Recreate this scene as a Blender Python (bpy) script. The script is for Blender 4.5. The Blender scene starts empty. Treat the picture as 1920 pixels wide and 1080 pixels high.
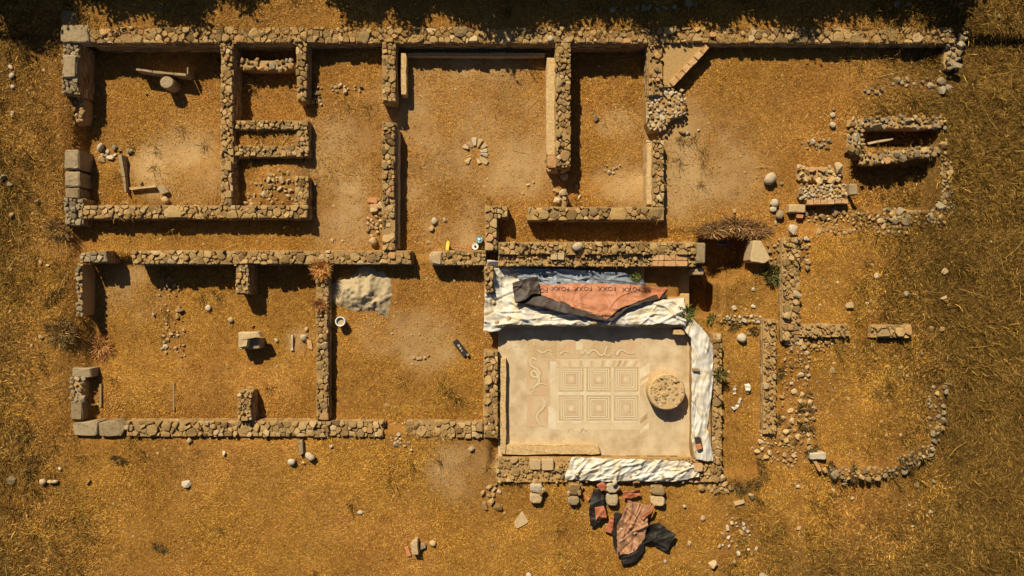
import bpy, bmesh, math, random
import numpy as np
from mathutils import Vector, Matrix

R = math.radians
rnd = random.Random(7)
nrng = np.random.default_rng(11)
scn = bpy.context.scene
col = scn.collection

# ------------------------------------------------------------------ camera, sky, sun, exposure
H = 26.0            # height of the drone above the courtyard floor
S = 50.0            # photograph pixels per metre at z = 0
cam_d = bpy.data.cameras.new('camera')
cam_d.sensor_width = 36.0
cam_d.lens = 36.0 * H / (1920 / S)
cam_d.clip_end = 1000
cam = bpy.data.objects.new('camera', cam_d)
cam.location = (0, 0, H)
col.objects.link(cam)
scn.camera = cam

SUN_EL = R(41.0)
SUN_H = Vector((-0.419, 0.908))          # horizontal direction towards the sun
world = bpy.data.worlds.new('World')
scn.world = world
world.use_nodes = True
wn = world.node_tree.nodes
sky = wn.new('ShaderNodeTexSky')
sky.sky_type = 'NISHITA'
sky.sun_disc = False
sky.sun_elevation = SUN_EL
sky.sun_rotation = math.atan2(SUN_H.x, SUN_H.y)
sky.air_density = 0.6
sky.dust_density = 0.6
sky.ozone_density = 0.6
wn['Background'].inputs['Strength'].default_value = 0.05
world.node_tree.links.new(sky.outputs[0], wn['Background'].inputs[0])

sun_d = bpy.data.lights.new('sun', 'SUN')
sun_d.energy = 5.0
sun_d.angle = R(0.5)
sun_d.color = (1.0, 0.88, 0.68)
sun = bpy.data.objects.new('sun', sun_d)
sv = Vector((SUN_H.x * math.cos(SUN_EL), SUN_H.y * math.cos(SUN_EL), math.sin(SUN_EL)))
sun.rotation_euler = sv.to_track_quat('Z', 'Y').to_euler()
sun.location = (-20, 40, 45)
col.objects.link(sun)
scn.view_settings.view_transform = 'Standard'
scn.view_settings.look = 'None'
scn.view_settings.exposure = 0.38
scn.view_settings.gamma = 1.0

# ------------------------------------------------------------------ helpers
def P(px, py, z=0.0):
    """photograph pixel seen at height z -> world point"""
    k = (1 - z / H) / S
    return Vector(((px - 960) * k, (540 - py) * k, z))

def hash2(ix, iy, seed):
    n = (ix * 374761393 + iy * 668265263 + seed * 1442695041) & 0xFFFFFFFF
    n = ((n ^ (n >> 13)) * 1274126177) & 0xFFFFFFFF
    return ((n ^ (n >> 16)) & 0xFFFF) / 65535.0

def vnoise(x, y, seed=0):
    x = np.asarray(x, float); y = np.asarray(y, float)
    ix = np.floor(x).astype(np.int64); iy = np.floor(y).astype(np.int64)
    fx = x - ix; fy = y - iy
    fx = fx * fx * (3 - 2 * fx); fy = fy * fy * (3 - 2 * fy)
    a = hash2(ix, iy, seed); b = hash2(ix + 1, iy, seed)
    c = hash2(ix, iy + 1, seed); d = hash2(ix + 1, iy + 1, seed)
    return (a * (1 - fx) + b * fx) * (1 - fy) + (c * (1 - fx) + d * fx) * fy

def fbm(x, y, seed=0, oct=4):
    t = 0; a = 0.5; s = 1.0; n = 0
    for o in range(oct):
        t = t + a * vnoise(x * s, y * s, seed + o * 17); n += a
        a *= 0.5; s *= 2.03
    return t / n

def sstep(e0, e1, v):
    t = np.clip((v - e0) / (e1 - e0), 0, 1)
    return t * t * (3 - 2 * t)

# ------------------------------------------------------------------ materials
def new_mat(name):
    m = bpy.data.materials.new(name)
    m.use_nodes = True
    nt = m.node_tree
    b = nt.nodes['Principled BSDF']
    b.inputs['Roughness'].default_value = 0.9
    b.inputs['Specular IOR Level'].default_value = 0.15
    return m, nt, b

def ramp(nt, stops):
    r = nt.nodes.new('ShaderNodeValToRGB')
    el = r.color_ramp.elements
    while len(el) < len(stops): el.new(0.5)
    for e, (p, c) in zip(el, stops):
        e.position = p; e.color = (*c, 1)
    return r

def noise(nt, scale, detail=4, rough=0.6, vec=None, dist=0.0):
    n = nt.nodes.new('ShaderNodeTexNoise')
    n.inputs['Scale'].default_value = scale
    n.inputs['Detail'].default_value = detail
    n.inputs['Roughness'].default_value = rough
    n.inputs['Distortion'].default_value = dist
    if vec is not None: nt.links.new(vec, n.inputs['Vector'])
    return n

def mixc(nt, a, b, fac, mode='MIX'):
    m = nt.nodes.new('ShaderNodeMix'); m.data_type = 'RGBA'; m.blend_type = mode
    for s, v in ((6, a), (7, b), (0, fac)):
        if hasattr(v, 'is_linked') or hasattr(v, 'links'): nt.links.new(v, m.inputs[s])
        else: m.inputs[s].default_value = v if s == 0 else (*v, 1)
    return m.outputs[2]

def bump(nt, b, h, strength, dist):
    n = nt.nodes.new('ShaderNodeBump')
    n.inputs['Strength'].default_value = strength
    n.inputs['Distance'].default_value = dist
    nt.links.new(h, n.inputs['Height']); nt.links.new(n.outputs[0], b.inputs['Normal'])

def pos(nt):
    return nt.nodes.new('ShaderNodeNewGeometry').outputs['Position']

def stone_material(name, stops, mottle=0.45, per_island=False):
    m, nt, b = new_mat(name)
    p = pos(nt)
    if per_island:
        rv = nt.nodes.new('ShaderNodeNewGeometry').outputs['Random Per Island']
    else:
        rv = nt.nodes.new('ShaderNodeObjectInfo').outputs['Random']
    r = ramp(nt, stops); nt.links.new(rv, r.inputs[0])
    n1 = noise(nt, 9, 5, 0.65, p); n2 = noise(nt, 45, 3, 0.7, p)
    r1 = ramp(nt, [(0.28, (0.45, 0.40, 0.34)), (0.55, (1, 1, 1)), (0.8, (1.0, 0.93, 0.78))]); nt.links.new(n1.outputs[0], r1.inputs[0])
    c = mixc(nt, r.outputs[0], r1.outputs[0], mottle, 'MULTIPLY')
    r2 = ramp(nt, [(0.3, (0.62, 0.6, 0.56)), (0.6, (1, 1, 1))]); nt.links.new(n2.outputs[0], r2.inputs[0])
    c = mixc(nt, c, r2.outputs[0], 0.5, 'MULTIPLY')
    nt.links.new(c, b.inputs['Base Color'])
    bump(nt, b, n2.outputs[0], 0.5, 0.03)
    return m

WALLSTOPS = [(0.0, (0.19, 0.112, 0.04)), (0.2, (0.40, 0.255, 0.095)), (0.42, (0.49, 0.33, 0.135)), (0.6, (0.34, 0.215, 0.082)),
             (0.74, (0.27, 0.185, 0.085)), (0.87, (0.47, 0.27, 0.10)), (0.95, (0.56, 0.42, 0.22)), (1.0, (0.41, 0.21, 0.085))]
M = {}
M['stone'] = stone_material('rubble_stone', WALLSTOPS)
M['face_stone'] = stone_material('face_stone', WALLSTOPS, per_island=True)
M['old_stone'] = stone_material('lichen_stone', [(0, (0.20, 0.15, 0.08)), (0.3, (0.30, 0.23, 0.13)), (0.6, (0.36, 0.28, 0.16)), (0.85, (0.26, 0.21, 0.13)), (1, (0.42, 0.34, 0.21))])
M['grey_stone'] = stone_material('grey_ashlar', [(0, (0.28, 0.20, 0.105)), (0.5, (0.34, 0.255, 0.14)), (1, (0.41, 0.31, 0.18))], 0.8)
M['pale_stone'] = stone_material('pale_stone', [(0, (0.50, 0.405, 0.26)), (0.5, (0.56, 0.475, 0.335)), (1, (0.44, 0.345, 0.21))], 0.4)
M['tan_stone'] = stone_material('tan_stone', [(0, (0.50, 0.35, 0.17)), (0.5, (0.56, 0.41, 0.22)), (1, (0.44, 0.31, 0.16))], 0.4)
M['brick'] = stone_material('brick', [(0, (0.55, 0.31, 0.13)), (0.5, (0.60, 0.38, 0.18)), (1, (0.48, 0.25, 0.10))], 0.35)
M['terracotta'] = stone_material('terracotta', [(0, (0.52, 0.20, 0.08)), (1, (0.58, 0.27, 0.12))], 0.35)
M['rubble_mix'] = stone_material('rubble_mix', WALLSTOPS[1:] + [(1.0, (0.6, 0.5, 0.34))], 0.4, per_island=True)

def plain(name, c, rough=0.8, spec=0.2, nscale=14, var=0.4, bdist=0.01, dark=(0.6, 0.55, 0.5), metallic=0):
    m, nt, b = new_mat(name)
    b.inputs['Roughness'].default_value = rough
    b.inputs['Specular IOR Level'].default_value = spec
    b.inputs['Metallic'].default_value = metallic
    n = noise(nt, nscale, 5, 0.65, pos(nt))
    r = ramp(nt, [(0.3, dark), (0.62, (1, 1, 1))]); nt.links.new(n.outputs[0], r.inputs[0])
    nt.links.new(mixc(nt, c, r.outputs[0], var, 'MULTIPLY'), b.inputs['Base Color'])
    bump(nt, b, n.outputs[0], 0.4, bdist)
    return m

M['mortar'] = plain('earth_mortar', (0.36, 0.225, 0.09), 0.95, 0.05, 16, 0.7, 0.04)
M['earth'] = plain('earth_fill', (0.42, 0.265, 0.105), 0.95, 0.05, 10, 0.6, 0.04)
M['plaster'] = plain('plaster', (0.57, 0.405, 0.195), 0.9, 0.1, 11, 0.8, 0.05, (0.56, 0.46, 0.34))
M['sand'] = plain('builders_sand', (0.43, 0.34, 0.20), 0.95, 0.05, 25, 0.45, 0.02)
M['white_tarp'] = plain('white_tarp', (0.58, 0.55, 0.475), 0.55, 0.35, 2.6, 0.75, 0.015, (0.66, 0.54, 0.34))
def tarp_mat(name, c, stain, rough=.55, scale=2.0):
    m, nt, b = new_mat(name)
    b.inputs['Roughness'].default_value = rough
    b.inputs['Specular IOR Level'].default_value = .3
    p = pos(nt)
    n1 = noise(nt, scale, 5, .62, p, .6); n2 = noise(nt, 22, 4, .7, p)
    r1 = ramp(nt, [(.44, (0, 0, 0)), (.60, (1, 1, 1))]); nt.links.new(n1.outputs[0], r1.inputs[0])
    s_ = nt.nodes.new('ShaderNodeMath'); s_.operation = 'MULTIPLY'; s_.inputs[1].default_value = .75; nt.links.new(r1.outputs[0], s_.inputs[0])
    cc_ = mixc(nt, c, stain, s_.outputs[0])
    r2 = ramp(nt, [(.3, (.78, .74, .66)), (.6, (1, 1, 1))]); nt.links.new(n2.outputs[0], r2.inputs[0])
    nt.links.new(mixc(nt, cc_, r2.outputs[0], .6, 'MULTIPLY'), b.inputs['Base Color'])
    bump(nt, b, n2.outputs[0], .3, .012)
    return m
M['white_tarp'] = tarp_mat('white_tarp', (0.60, 0.57, 0.50), (0.50, 0.40, 0.22))
M['salmon_tarp'] = plain('salmon_tarp', (0.42, 0.17, 0.08), 0.55, 0.3, 9, 0.35, 0.012)
M['brown_tarp'] = plain('brown_tarp', (0.37, 0.195, 0.10), 0.55, 0.3, 9, 0.45, 0.012)
M['red_tarp'] = plain('red_tarp', (0.40, 0.13, 0.06), 0.55, 0.3, 9, 0.35, 0.012)
M['black_tarp'] = plain('black_tarp', (0.022, 0.018, 0.014), 0.6, 0.25, 9, 0.4, 0.012)
M['charcoal_tarp'] = plain('charcoal_tarp', (0.05, 0.034, 0.023), 0.55, 0.3, 14, 0.5, 0.012)
M['slate_tarp'] = plain('slate_tarp', (0.20, 0.23, 0.26), 0.35, 0.5, 7, 0.6, 0.012)
M['letter'] = plain('letter_ink', (0.10, 0.045, 0.028), 0.6, 0.2, 30, 0.4, 0.002)
M['letter_faint'] = plain('letter_ink_faded', (0.33, 0.15, 0.08), 0.6, 0.2, 30, 0.4, 0.002)
M['white_plastic'] = plain('white_plastic', (0.78, 0.75, 0.68), 0.4, 0.4, 20, 0.2, 0.002)
M['blue_plastic'] = plain('blue_plastic', (0.16, 0.30, 0.36), 0.4, 0.4, 20, 0.3, 0.002)
M['yellow_paint'] = plain('yellow_paint', (0.62, 0.50, 0.02), 0.45, 0.4, 20, 0.3, 0.002)
M['red_paint'] = plain('red_handle', (0.45, 0.10, 0.04), 0.5, 0.3, 20, 0.3, 0.002)
M['black_plastic'] = plain('black_plastic', (0.03, 0.028, 0.025), 0.4, 0.4, 20, 0.3, 0.002)
M['green_plastic'] = plain('green_plastic', (0.35, 0.50, 0.12), 0.45, 0.4, 20, 0.3, 0.002)
M['bark'] = plain('bark', (0.10, 0.07, 0.04), 0.95, 0.05, 20, 0.6, 0.02)
M['wood'] = plain('weathered_wood', (0.30, 0.21, 0.11), 0.9, 0.1, 25, 0.5, 0.004)
# mosaic tesserae colours
M['mos_cream'] = plain('tesserae_cream', (0.62, 0.46, 0.25), 0.8, 0.2, 7, 0.5, 0.002, (0.72, 0.62, 0.48))
M['mos_ochre'] = plain('tesserae_ochre', (0.53, 0.355, 0.16), 0.8, 0.2, 7, 0.5, 0.002, (0.72, 0.62, 0.48))
M['mos_pink'] = plain('tesserae_pink', (0.57, 0.37, 0.19), 0.8, 0.2, 7, 0.5, 0.002, (0.72, 0.62, 0.48))
M['mos_brown'] = plain('tesserae_brown', (0.43, 0.275, 0.125), 0.8, 0.2, 7, 0.5, 0.002, (0.72, 0.62, 0.48))
M['mos_grey'] = plain('tesserae_grey', (0.50, 0.45, 0.33), 0.8, 0.2, 7, 0.5, 0.002, (0.72, 0.62, 0.48))
M['mos_white'] = plain('tesserae_white', (0.68, 0.56, 0.36), 0.8, 0.2, 7, 0.6, 0.002, (0.72, 0.62, 0.48))

for k_, c_ in (('mos_cream', (0.60, 0.475, 0.29)), ('mos_ochre', (0.46, 0.32, 0.16)), ('mos_pink', (0.52, 0.345, 0.19)), ('mos_brown', (0.36, 0.245, 0.125)), ('mos_white', (0.64, 0.54, 0.37))):
    M[k_] = tarp_mat('worn_' + k_, c_, (0.54, 0.42, 0.25), .85)          # worn tesserae, patched with bedding mortar

def blade_mat(name, transl=0.25):
    m, nt, b = new_mat(name)
    a = nt.nodes.new('ShaderNodeAttribute'); a.attribute_name = 'tint'
    nt.links.new(a.outputs['Color'], b.inputs['Base Color'])
    b.inputs['Roughness'].default_value = 0.85
    b.inputs['Specular IOR Level'].default_value = 0.05
    return m
M['blade'] = blade_mat('dry_blade')

def leaf_mat(name, c1, c2, c3):
    m, nt, b = new_mat(name)
    rv = nt.nodes.new('ShaderNodeNewGeometry').outputs['Random Per Island']
    r = ramp(nt, [(0, c1), (0.5, c2), (1, c3)]); nt.links.new(rv, r.inputs[0])
    nt.links.new(r.outputs[0], b.inputs['Base Color'])
    b.inputs['Roughness'].default_value = 0.6
    return m
M['leaf'] = leaf_mat('evergreen_leaf', (0.03, 0.05, 0.012), (0.05, 0.075, 0.02), (0.08, 0.10, 0.03))
M['green_leaf'] = leaf_mat('green_weed_leaf', (0.05, 0.09, 0.012), (0.08, 0.12, 0.02), (0.13, 0.16, 0.03))

# ground material: trodden earth with straw litter
gm, nt, b = new_mat('straw_littered_earth')
p = pos(nt)
n1 = noise(nt, 0.35, 5, 0.6, p, 0.3); n2 = noise(nt, 3.0, 6, 0.7, p, 0.4); n3 = noise(nt, 28, 4, 0.75, p, 1.2)
ra = ramp(nt, [(0.25, (0.21, 0.095, 0.02)), (0.5, (0.39, 0.195, 0.045)), (0.75, (0.54, 0.305, 0.088))]); nt.links.new(n2.outputs[0], ra.inputs[0])
rb = ramp(nt, [(0.35, (0.72, 0.62, 0.50)), (0.65, (1.0, 1.0, 1.0))]); nt.links.new(n1.outputs[0], rb.inputs[0])
rc = ramp(nt, [(0.3, (0.42, 0.36, 0.28)), (0.62, (1.0, 1.0, 1.0))]); nt.links.new(n3.outputs[0], rc.inputs[0])
at = nt.nodes.new('ShaderNodeAttribute'); at.attribute_name = 'turf'
sp = nt.nodes.new('ShaderNodeSeparateColor'); nt.links.new(at.outputs['Color'], sp.inputs[0])
c = mixc(nt, ra.outputs[0], (0.15, 0.088, 0.022), sp.outputs[0])          # unmown meadow soil, darkened further to imitate a vignette towards the frame edges
c = mixc(nt, c, (0.60, 0.405, 0.185), sp.outputs[1])                        # bare trodden dust
c = mixc(nt, c, rb.outputs[0], 0.8, 'MULTIPLY')
c = mixc(nt, c, rc.outputs[0], 0.75, 'MULTIPLY')
nt.links.new(c, b.inputs['Base Color'])
bump(nt, b, n3.outputs[0], 0.7, 0.05)
M['ground'] = gm

# ------------------------------------------------------------------ object builders
def tag(o, label=None, cat=None, group=None, kind=None):
    if label: o['label'] = label
    if cat: o['category'] = cat
    if group: o['group'] = group
    if kind: o['kind'] = kind
    elif cat: o['kind'] = 'thing'
    return o

def empty(name, loc, label=None, cat=None, group=None):
    o = bpy.data.objects.new(name, None)
    o.empty_display_size = 0.2
    o.location = loc
    col.objects.link(o)
    return tag(o, label, cat, group)

def wloc(o):
    v = Vector(o.location)
    if o.parent: v = v + wloc(o.parent)
    return v

def link(name, me, loc, parent=None, rot=None, scale=None):
    o = bpy.data.objects.new(name, me)
    loc = Vector(loc)
    if parent is not None:
        o.parent = parent
        loc = loc - wloc(parent)
    o.location = loc
    if rot is not None: o.rotation_euler = rot
    if scale is not None: o.scale = scale
    col.objects.link(o)
    return o

def obj(name, verts, faces, mat, parent=None, smooth=False, origin=None):
    """one mesh object from world coordinates"""
    v = np.array([tuple(q) for q in verts], float)
    if origin is None:
        org = v.mean(axis=0); org[2] = v[:, 2].min()
    else: org = np.array(tuple(origin))
    me = bpy.data.meshes.new(name)
    me.from_pydata((v - org).tolist(), [], faces)
    me.materials.append(M[mat] if isinstance(mat, str) else mat)
    if smooth: me.polygons.foreach_set('use_smooth', [True] * len(me.polygons))
    me.update()
    return link(name, me, org, parent)

class MB:
    def __init__(s): s.v = []; s.f = []
    def add(s, vs, fs):
        n = len(s.v); s.v += [tuple(q) for q in vs]; s.f += [tuple(i + n for i in f) for f in fs]
    def build(s, name, mat, parent=None, smooth=False):
        return obj(name, s.v, s.f, mat, parent, smooth)

def prism(poly, z0, z1, bev=0.0, inset=None):
    """poly: ccw list of (x,y); returns verts, faces; bevelled top"""
    n = len(poly)
    cx = sum(q[0] for q in poly) / n; cy = sum(q[1] for q in poly) / n
    vs = [(x, y, z0) for x, y in poly]
    fs = []
    if bev > 0:
        vs += [(x, y, z1 - bev) for x, y in poly]
        d = max(max(abs(x - cx), abs(y - cy)) for x, y in poly)
        for x, y in poly:
            L = math.hypot(x - cx, y - cy) or 1
            k = max(0.3, 1 - bev * 1.0 / L)
            vs.append((cx + (x - cx) * k, cy + (y - cy) * k, z1))
        rings = 3
    else:
        vs += [(x, y, z1) for x, y in poly]; rings = 2
    for r in range(rings - 1):
        for i in range(n):
            j = (i + 1) % n
            fs.append((r * n + i, r * n + j, (r + 1) * n + j, (r + 1) * n + i))
    fs.append(tuple((rings - 1) * n + i for i in range(n)))
    fs.append(tuple(reversed(range(n))))
    return vs, fs

def clip(poly, nx, ny, d):
    """keep nx*x+ny*y <= d"""
    out = []
    n = len(poly)
    for i in range(n):
        a = poly[i]; b = poly[(i + 1) % n]
        da = nx * a[0] + ny * a[1] - d; db = nx * b[0] + ny * b[1] - d
        if da <= 0: out.append(a)
        if (da < 0 < db) or (db < 0 < da):
            t = da / (da - db)
            out.append((a[0] + (b[0] - a[0]) * t, a[1] + (b[1] - a[1]) * t))
    return out

def inside(poly, x, y):
    c = False; n = len(poly); j = n - 1
    for i in range(n):
        xi, yi = poly[i]; xj, yj = poly[j]
        if (yi > y) != (yj > y) and x < (xj - xi) * (y - yi) / (yj - yi) + xi: c = not c
        j = i
    return c

def area(poly):
    return 0.5 * sum(poly[i][0] * poly[(i + 1) % len(poly)][1] - poly[(i + 1) % len(poly)][0] * poly[i][1] for i in range(len(poly)))

def ccw(poly):
    return poly if area(poly) > 0 else poly[::-1]

def chaikin(poly, t=0.22):
    out = []
    n = len(poly)
    for i in range(n):
        a = poly[i]; b = poly[(i + 1) % n]
        out.append((a[0] + (b[0] - a[0]) * t, a[1] + (b[1] - a[1]) * t))
        out.append((a[0] + (b[0] - a[0]) * (1 - t), a[1] + (b[1] - a[1]) * (1 - t)))
    return out

def cells(poly, size, var, rg, fixed=()):
    """uneven partition of a convex polygon into stones (power diagram)"""
    xs = [q[0] for q in poly]; ys = [q[1] for q in poly]
    x0, x1, y0, y1 = min(xs), max(xs), min(ys), max(ys)
    seeds = [(x, y, r) for x, y, r in fixed]
    tries = int(abs(area(poly)) / (size * size) * 40) + 60
    for _ in range(tries):
        x = rg.uniform(x0, x1); y = rg.uniform(y0, y1)
        if not inside(poly, x, y): continue
        r = size * 0.5 * math.exp(rg.gauss(0, var))
        if all((x - a) ** 2 + (y - b_) ** 2 > (0.82 * (r + q)) ** 2 for a, b_, q in seeds):
            seeds.append((x, y, r))
    out = []
    for i, (x, y, r) in enumerate(seeds):
        c = list(poly)
        for j, (a, b_, q) in enumerate(seeds):
            if i == j: continue
            dx, dy = a - x, b_ - y
            L2 = dx * dx + dy * dy
            if L2 > (6 * size) ** 2: continue
            d = (a * a + b_ * b_ - x * x - y * y + r * r - q * q) / 2
            c = clip(c, dx, dy, d)
            if len(c) < 3: break
        if len(c) >= 3 and abs(area(c)) > (size * 0.28) ** 2: out.append(ccw(c))
    return out

def top_stone(c, z0, ztop, rg, gap=0.011, bev=None):
    """verts, faces of one weathered stone filling cell c"""
    n = len(c)
    cx = sum(q[0] for q in c) / n; cy = sum(q[1] for q in c) / n
    rad = math.sqrt(abs(area(c)) / math.pi)
    k = max(0.6, 1 - (gap * rg.uniform(0.6, 2.0)) / rad)
    jx = rg.uniform(-.026, .026); jy = rg.uniform(-.026, .026)
    pts = [(cx + jx + (x - cx) * k, cy + jy + (y - cy) * k) for x, y in c]
    # drop very short edges
    q = []
    for a in pts:
        if not q or math.hypot(a[0] - q[-1][0], a[1] - q[-1][1]) > rad * 0.22: q.append(a)
    if len(q) > 3 and math.hypot(q[0][0] - q[-1][0], q[0][1] - q[-1][1]) < rad * 0.22: q.pop()
    if len(q) < 3: q = pts
    pts = chaikin(q, rg.uniform(0.03, 0.13) if rg.random() < .8 else .22)
    pts = [(x + rg.uniform(-.03, .03) * rad, y + rg.uniform(-.03, .03) * rad) for x, y in pts]
    n = len(pts)
    tx = rg.gauss(0, .15); ty = rg.gauss(0, .15)
    b1 = rg.uniform(.05, .15) if bev is None else bev
    vs = []
    for lev, (kk, dz) in enumerate(((1.0, None), (1.0, -rad * b1 * 1.1), (1 - b1, -rad * 0.04), (0.5, rad * rg.uniform(-.06, .08)))):
        for x, y in pts:
            X = cx + (x - cx) * kk; Y = cy + (y - cy) * kk
            z = z0 if dz is None else ztop + dz + (X - cx) * tx + (Y - cy) * ty + rg.uniform(-.03, .03) * rad
            vs.append((X, Y, z))
    fs = []
    for r in range(3):
        for i in range(n):
            j = (i + 1) % n
            fs.append((r * n + i, r * n + j, (r + 1) * n + j, (r + 1) * n + i))
    fs.append(tuple(3 * n + i for i in range(n)))
    return vs, fs

def face_courses(mb, poly, z0, z1, rg):
    n = len(poly)
    for i in range(n):
        a = Vector(poly[i]); b_ = Vector(poly[(i + 1) % n])
        d = b_ - a; L = d.length
        if L < 0.12: continue
        d /= L; nrm = Vector((d.y, -d.x))
        z = z0
        while z < z1 - 0.04:
            h = min(rg.uniform(.10, .19), z1 - z)
            s = 0.0
            while s < L - 0.05:
                w = min(rg.uniform(.12, .36), L - s)
                o = rg.uniform(.004, .035)
                q0 = a + d * (s + .006); q1 = a + d * (s + w - .006)
                e = [q0 - nrm * .03, q1 - nrm * .03, q1 + nrm * o, q0 + nrm * o]
                pr = ccw([(v.x, v.y) for v in e])
                vs, fs = prism(pr, z + .006, z + h - .006)
                mb.add(vs, fs[:5])
                s += w
            z += h

TOPS = []         # wall tops, where a little straw has blown
THIN = []         # footprints where straw is thin
RECTS = []        # footprints (world) where no straw grows

def pxpoly(pts, z):
    return ccw([tuple(P(x, y, z)[:2]) for x, y in pts])

def rect(x0, y0, x1, y1): return [(x0, y0), (x1, y0), (x1, y1), (x0, y1)]

def wall(label, pts, ztop, zbase, size=0.25, var=0.32, seed=0, mat='stone', zvar=0.03, name='stone_wall', cat='wall', keep=0.96,
         group='dry stone walls of the ruin', slope=None, straw=False, fixed=(), core='mortar', limit=295, root=None, faces=True):
    """root empty with an earth core, single top stones and coursed faces. pts: px quad(s) at ztop"""
    rg = random.Random(seed + 1000)
    poly = pxpoly(pts, ztop)
    if not straw:
        RECTS.append(poly); TOPS.append((poly, ztop))
    size *= .88
    cx = sum(q[0] for q in poly) / len(poly); cy = sum(q[1] for q in poly) / len(poly)
    if root is None: root = empty(name, (cx, cy, zbase), label, cat, group)
    zt = (lambda x, y: ztop) if slope is None else (lambda x, y: ztop + slope[0] * (x - cx) + slope[1] * (y - cy))
    ins = [(cx + (x - cx) * 0.995, cy + (y - cy) * 0.995) for x, y in poly]
    vs, fs = prism(ins, zbase, ztop)
    nb = len(ins)
    vs = [(x, y, z if i < nb else zt(x, y) - 0.09) for i, (x, y, z) in enumerate(vs)]
    obj('core', vs, fs, core, root)
    if faces:
        mb = MB(); face_courses(mb, poly, zbase, ztop - .16 - (abs(slope[0]) + abs(slope[1])) * 1.0 if slope else ztop - .16, rg)
        if mb.v: tag(mb.build('face_stones', 'face_stone', root), kind='stuff')
    fx = [(*P(px, py, ztop)[:2], r) for px, py, r in fixed]
    cs = cells(poly, size, var, rg, fx)
    cs.sort(key=lambda c: -abs(area(c)))
    small = MB()
    for i, c in enumerate(cs):
        if rg.random() > keep and (keep < .8 or i > len(cs) * .35): continue
        x = sum(q[0] for q in c) / len(c); y = sum(q[1] for q in c) / len(c)
        z = zt(x, y) + float(fbm(np.array([x * 1.1 + seed]), np.array([y * 1.1]), 301, 2)[0] - .5) * .16
        vs, fs = top_stone(c, z - .2, z + rg.gauss(0, zvar), rg)
        if i < limit: obj('stone', vs, fs, mat, root)
        else: small.add(vs, fs)
    if keep < .93:
        chips(small, poly, zt, min((1 - keep) * 260, 75), rg)
    if small.v: tag(small.build('small_stones', 'rubble_mix', root), kind='stuff')
    return root

def chips(mb, poly, zt, dens, rg):
    xs = [q[0] for q in poly]; ys = [q[1] for q in poly]
    for _ in range(int(dens * abs(area(poly)))):
        x = rg.uniform(min(xs), max(xs)); y = rg.uniform(min(ys), max(ys))
        if not inside(poly, x, y): continue
        s = .018 + .055 * rg.random() ** 2.2; z = zt(x, y) - .05
        k = rg.choice((4, 5)); a0 = rg.uniform(0, 6)
        ring = [(x + s * rg.uniform(.7, 1.2) * math.cos(a0 + i * math.tau / k), y + s * rg.uniform(.7, 1.2) * math.sin(a0 + i * math.tau / k), z + s * rg.uniform(.1, .5)) for i in range(k)]
        base = [(q[0], q[1], z - .02) for q in ring]
        mb.add(base + ring + [(x, y, z + s * rg.uniform(.5, .8))], [(i, (i + 1) % k, k + (i + 1) % k, k + i) for i in range(k)] + [(k + i, k + (i + 1) % k, 2 * k) for i in range(k)])

# rock meshes shared by all loose stones
def hull_rock(seed, n=20, boxy=0.0):
    rg = random.Random(seed)
    bm = bmesh.new()
    for i in range(n):
        v = Vector((rg.gauss(0, 1), rg.gauss(0, 1), rg.gauss(0, 1)))
        v.normalize()
        if boxy:
            m_ = max(abs(v.x), abs(v.y), abs(v.z))
            v = v.lerp(v / m_ * 0.8, boxy)
        v *= rg.uniform(.88, 1.0)
        bm.verts.new(v)
    r = bmesh.ops.convex_hull(bm, input=bm.verts)
    bmesh.ops.delete(bm, geom=[g for g in r['geom_interior'] if isinstance(g, bmesh.types.BMVert)], context='VERTS')
    bmesh.ops.bevel(bm, geom=list(bm.edges), offset=0.05, segments=1, affect='EDGES', clamp_overlap=True) if n <= 14 else None
    return bm

ROCKS = {}
def rock_mesh(kind, i, mat):
    key = (kind, i, mat)
    if key not in ROCKS:
        me = bpy.data.meshes.new('rock')
        if kind == 'round':
            bm = bmesh.new(); bmesh.ops.create_icosphere(bm, subdivisions=2, radius=1)
            rg = random.Random(i * 31 + 5)
            ph = [rg.uniform(0, 6) for _ in range(6)]
            for v in bm.verts:
                c = v.co
                v.co = c * (1 + .19 * math.sin(2.3 * c.x + ph[0]) + .17 * math.sin(2.9 * c.y + ph[1]) + .10 * math.sin(3.3 * c.z + ph[2]) + .07 * math.sin(6 * c.x + 5 * c.y + ph[3]))
        elif kind == 'block':
            bm = hull_rock(i * 13 + 3, 26, 0.9)
        else:
            bm = hull_rock(i * 7 + 1, 13, 0.35)
        bm.to_mesh(me); bm.free()
        if kind == 'round': me.polygons.foreach_set('use_smooth', [True] * len(me.polygons))
        me.materials.append(M[mat])
        ROCKS[key] = me
    return ROCKS[key]

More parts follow.
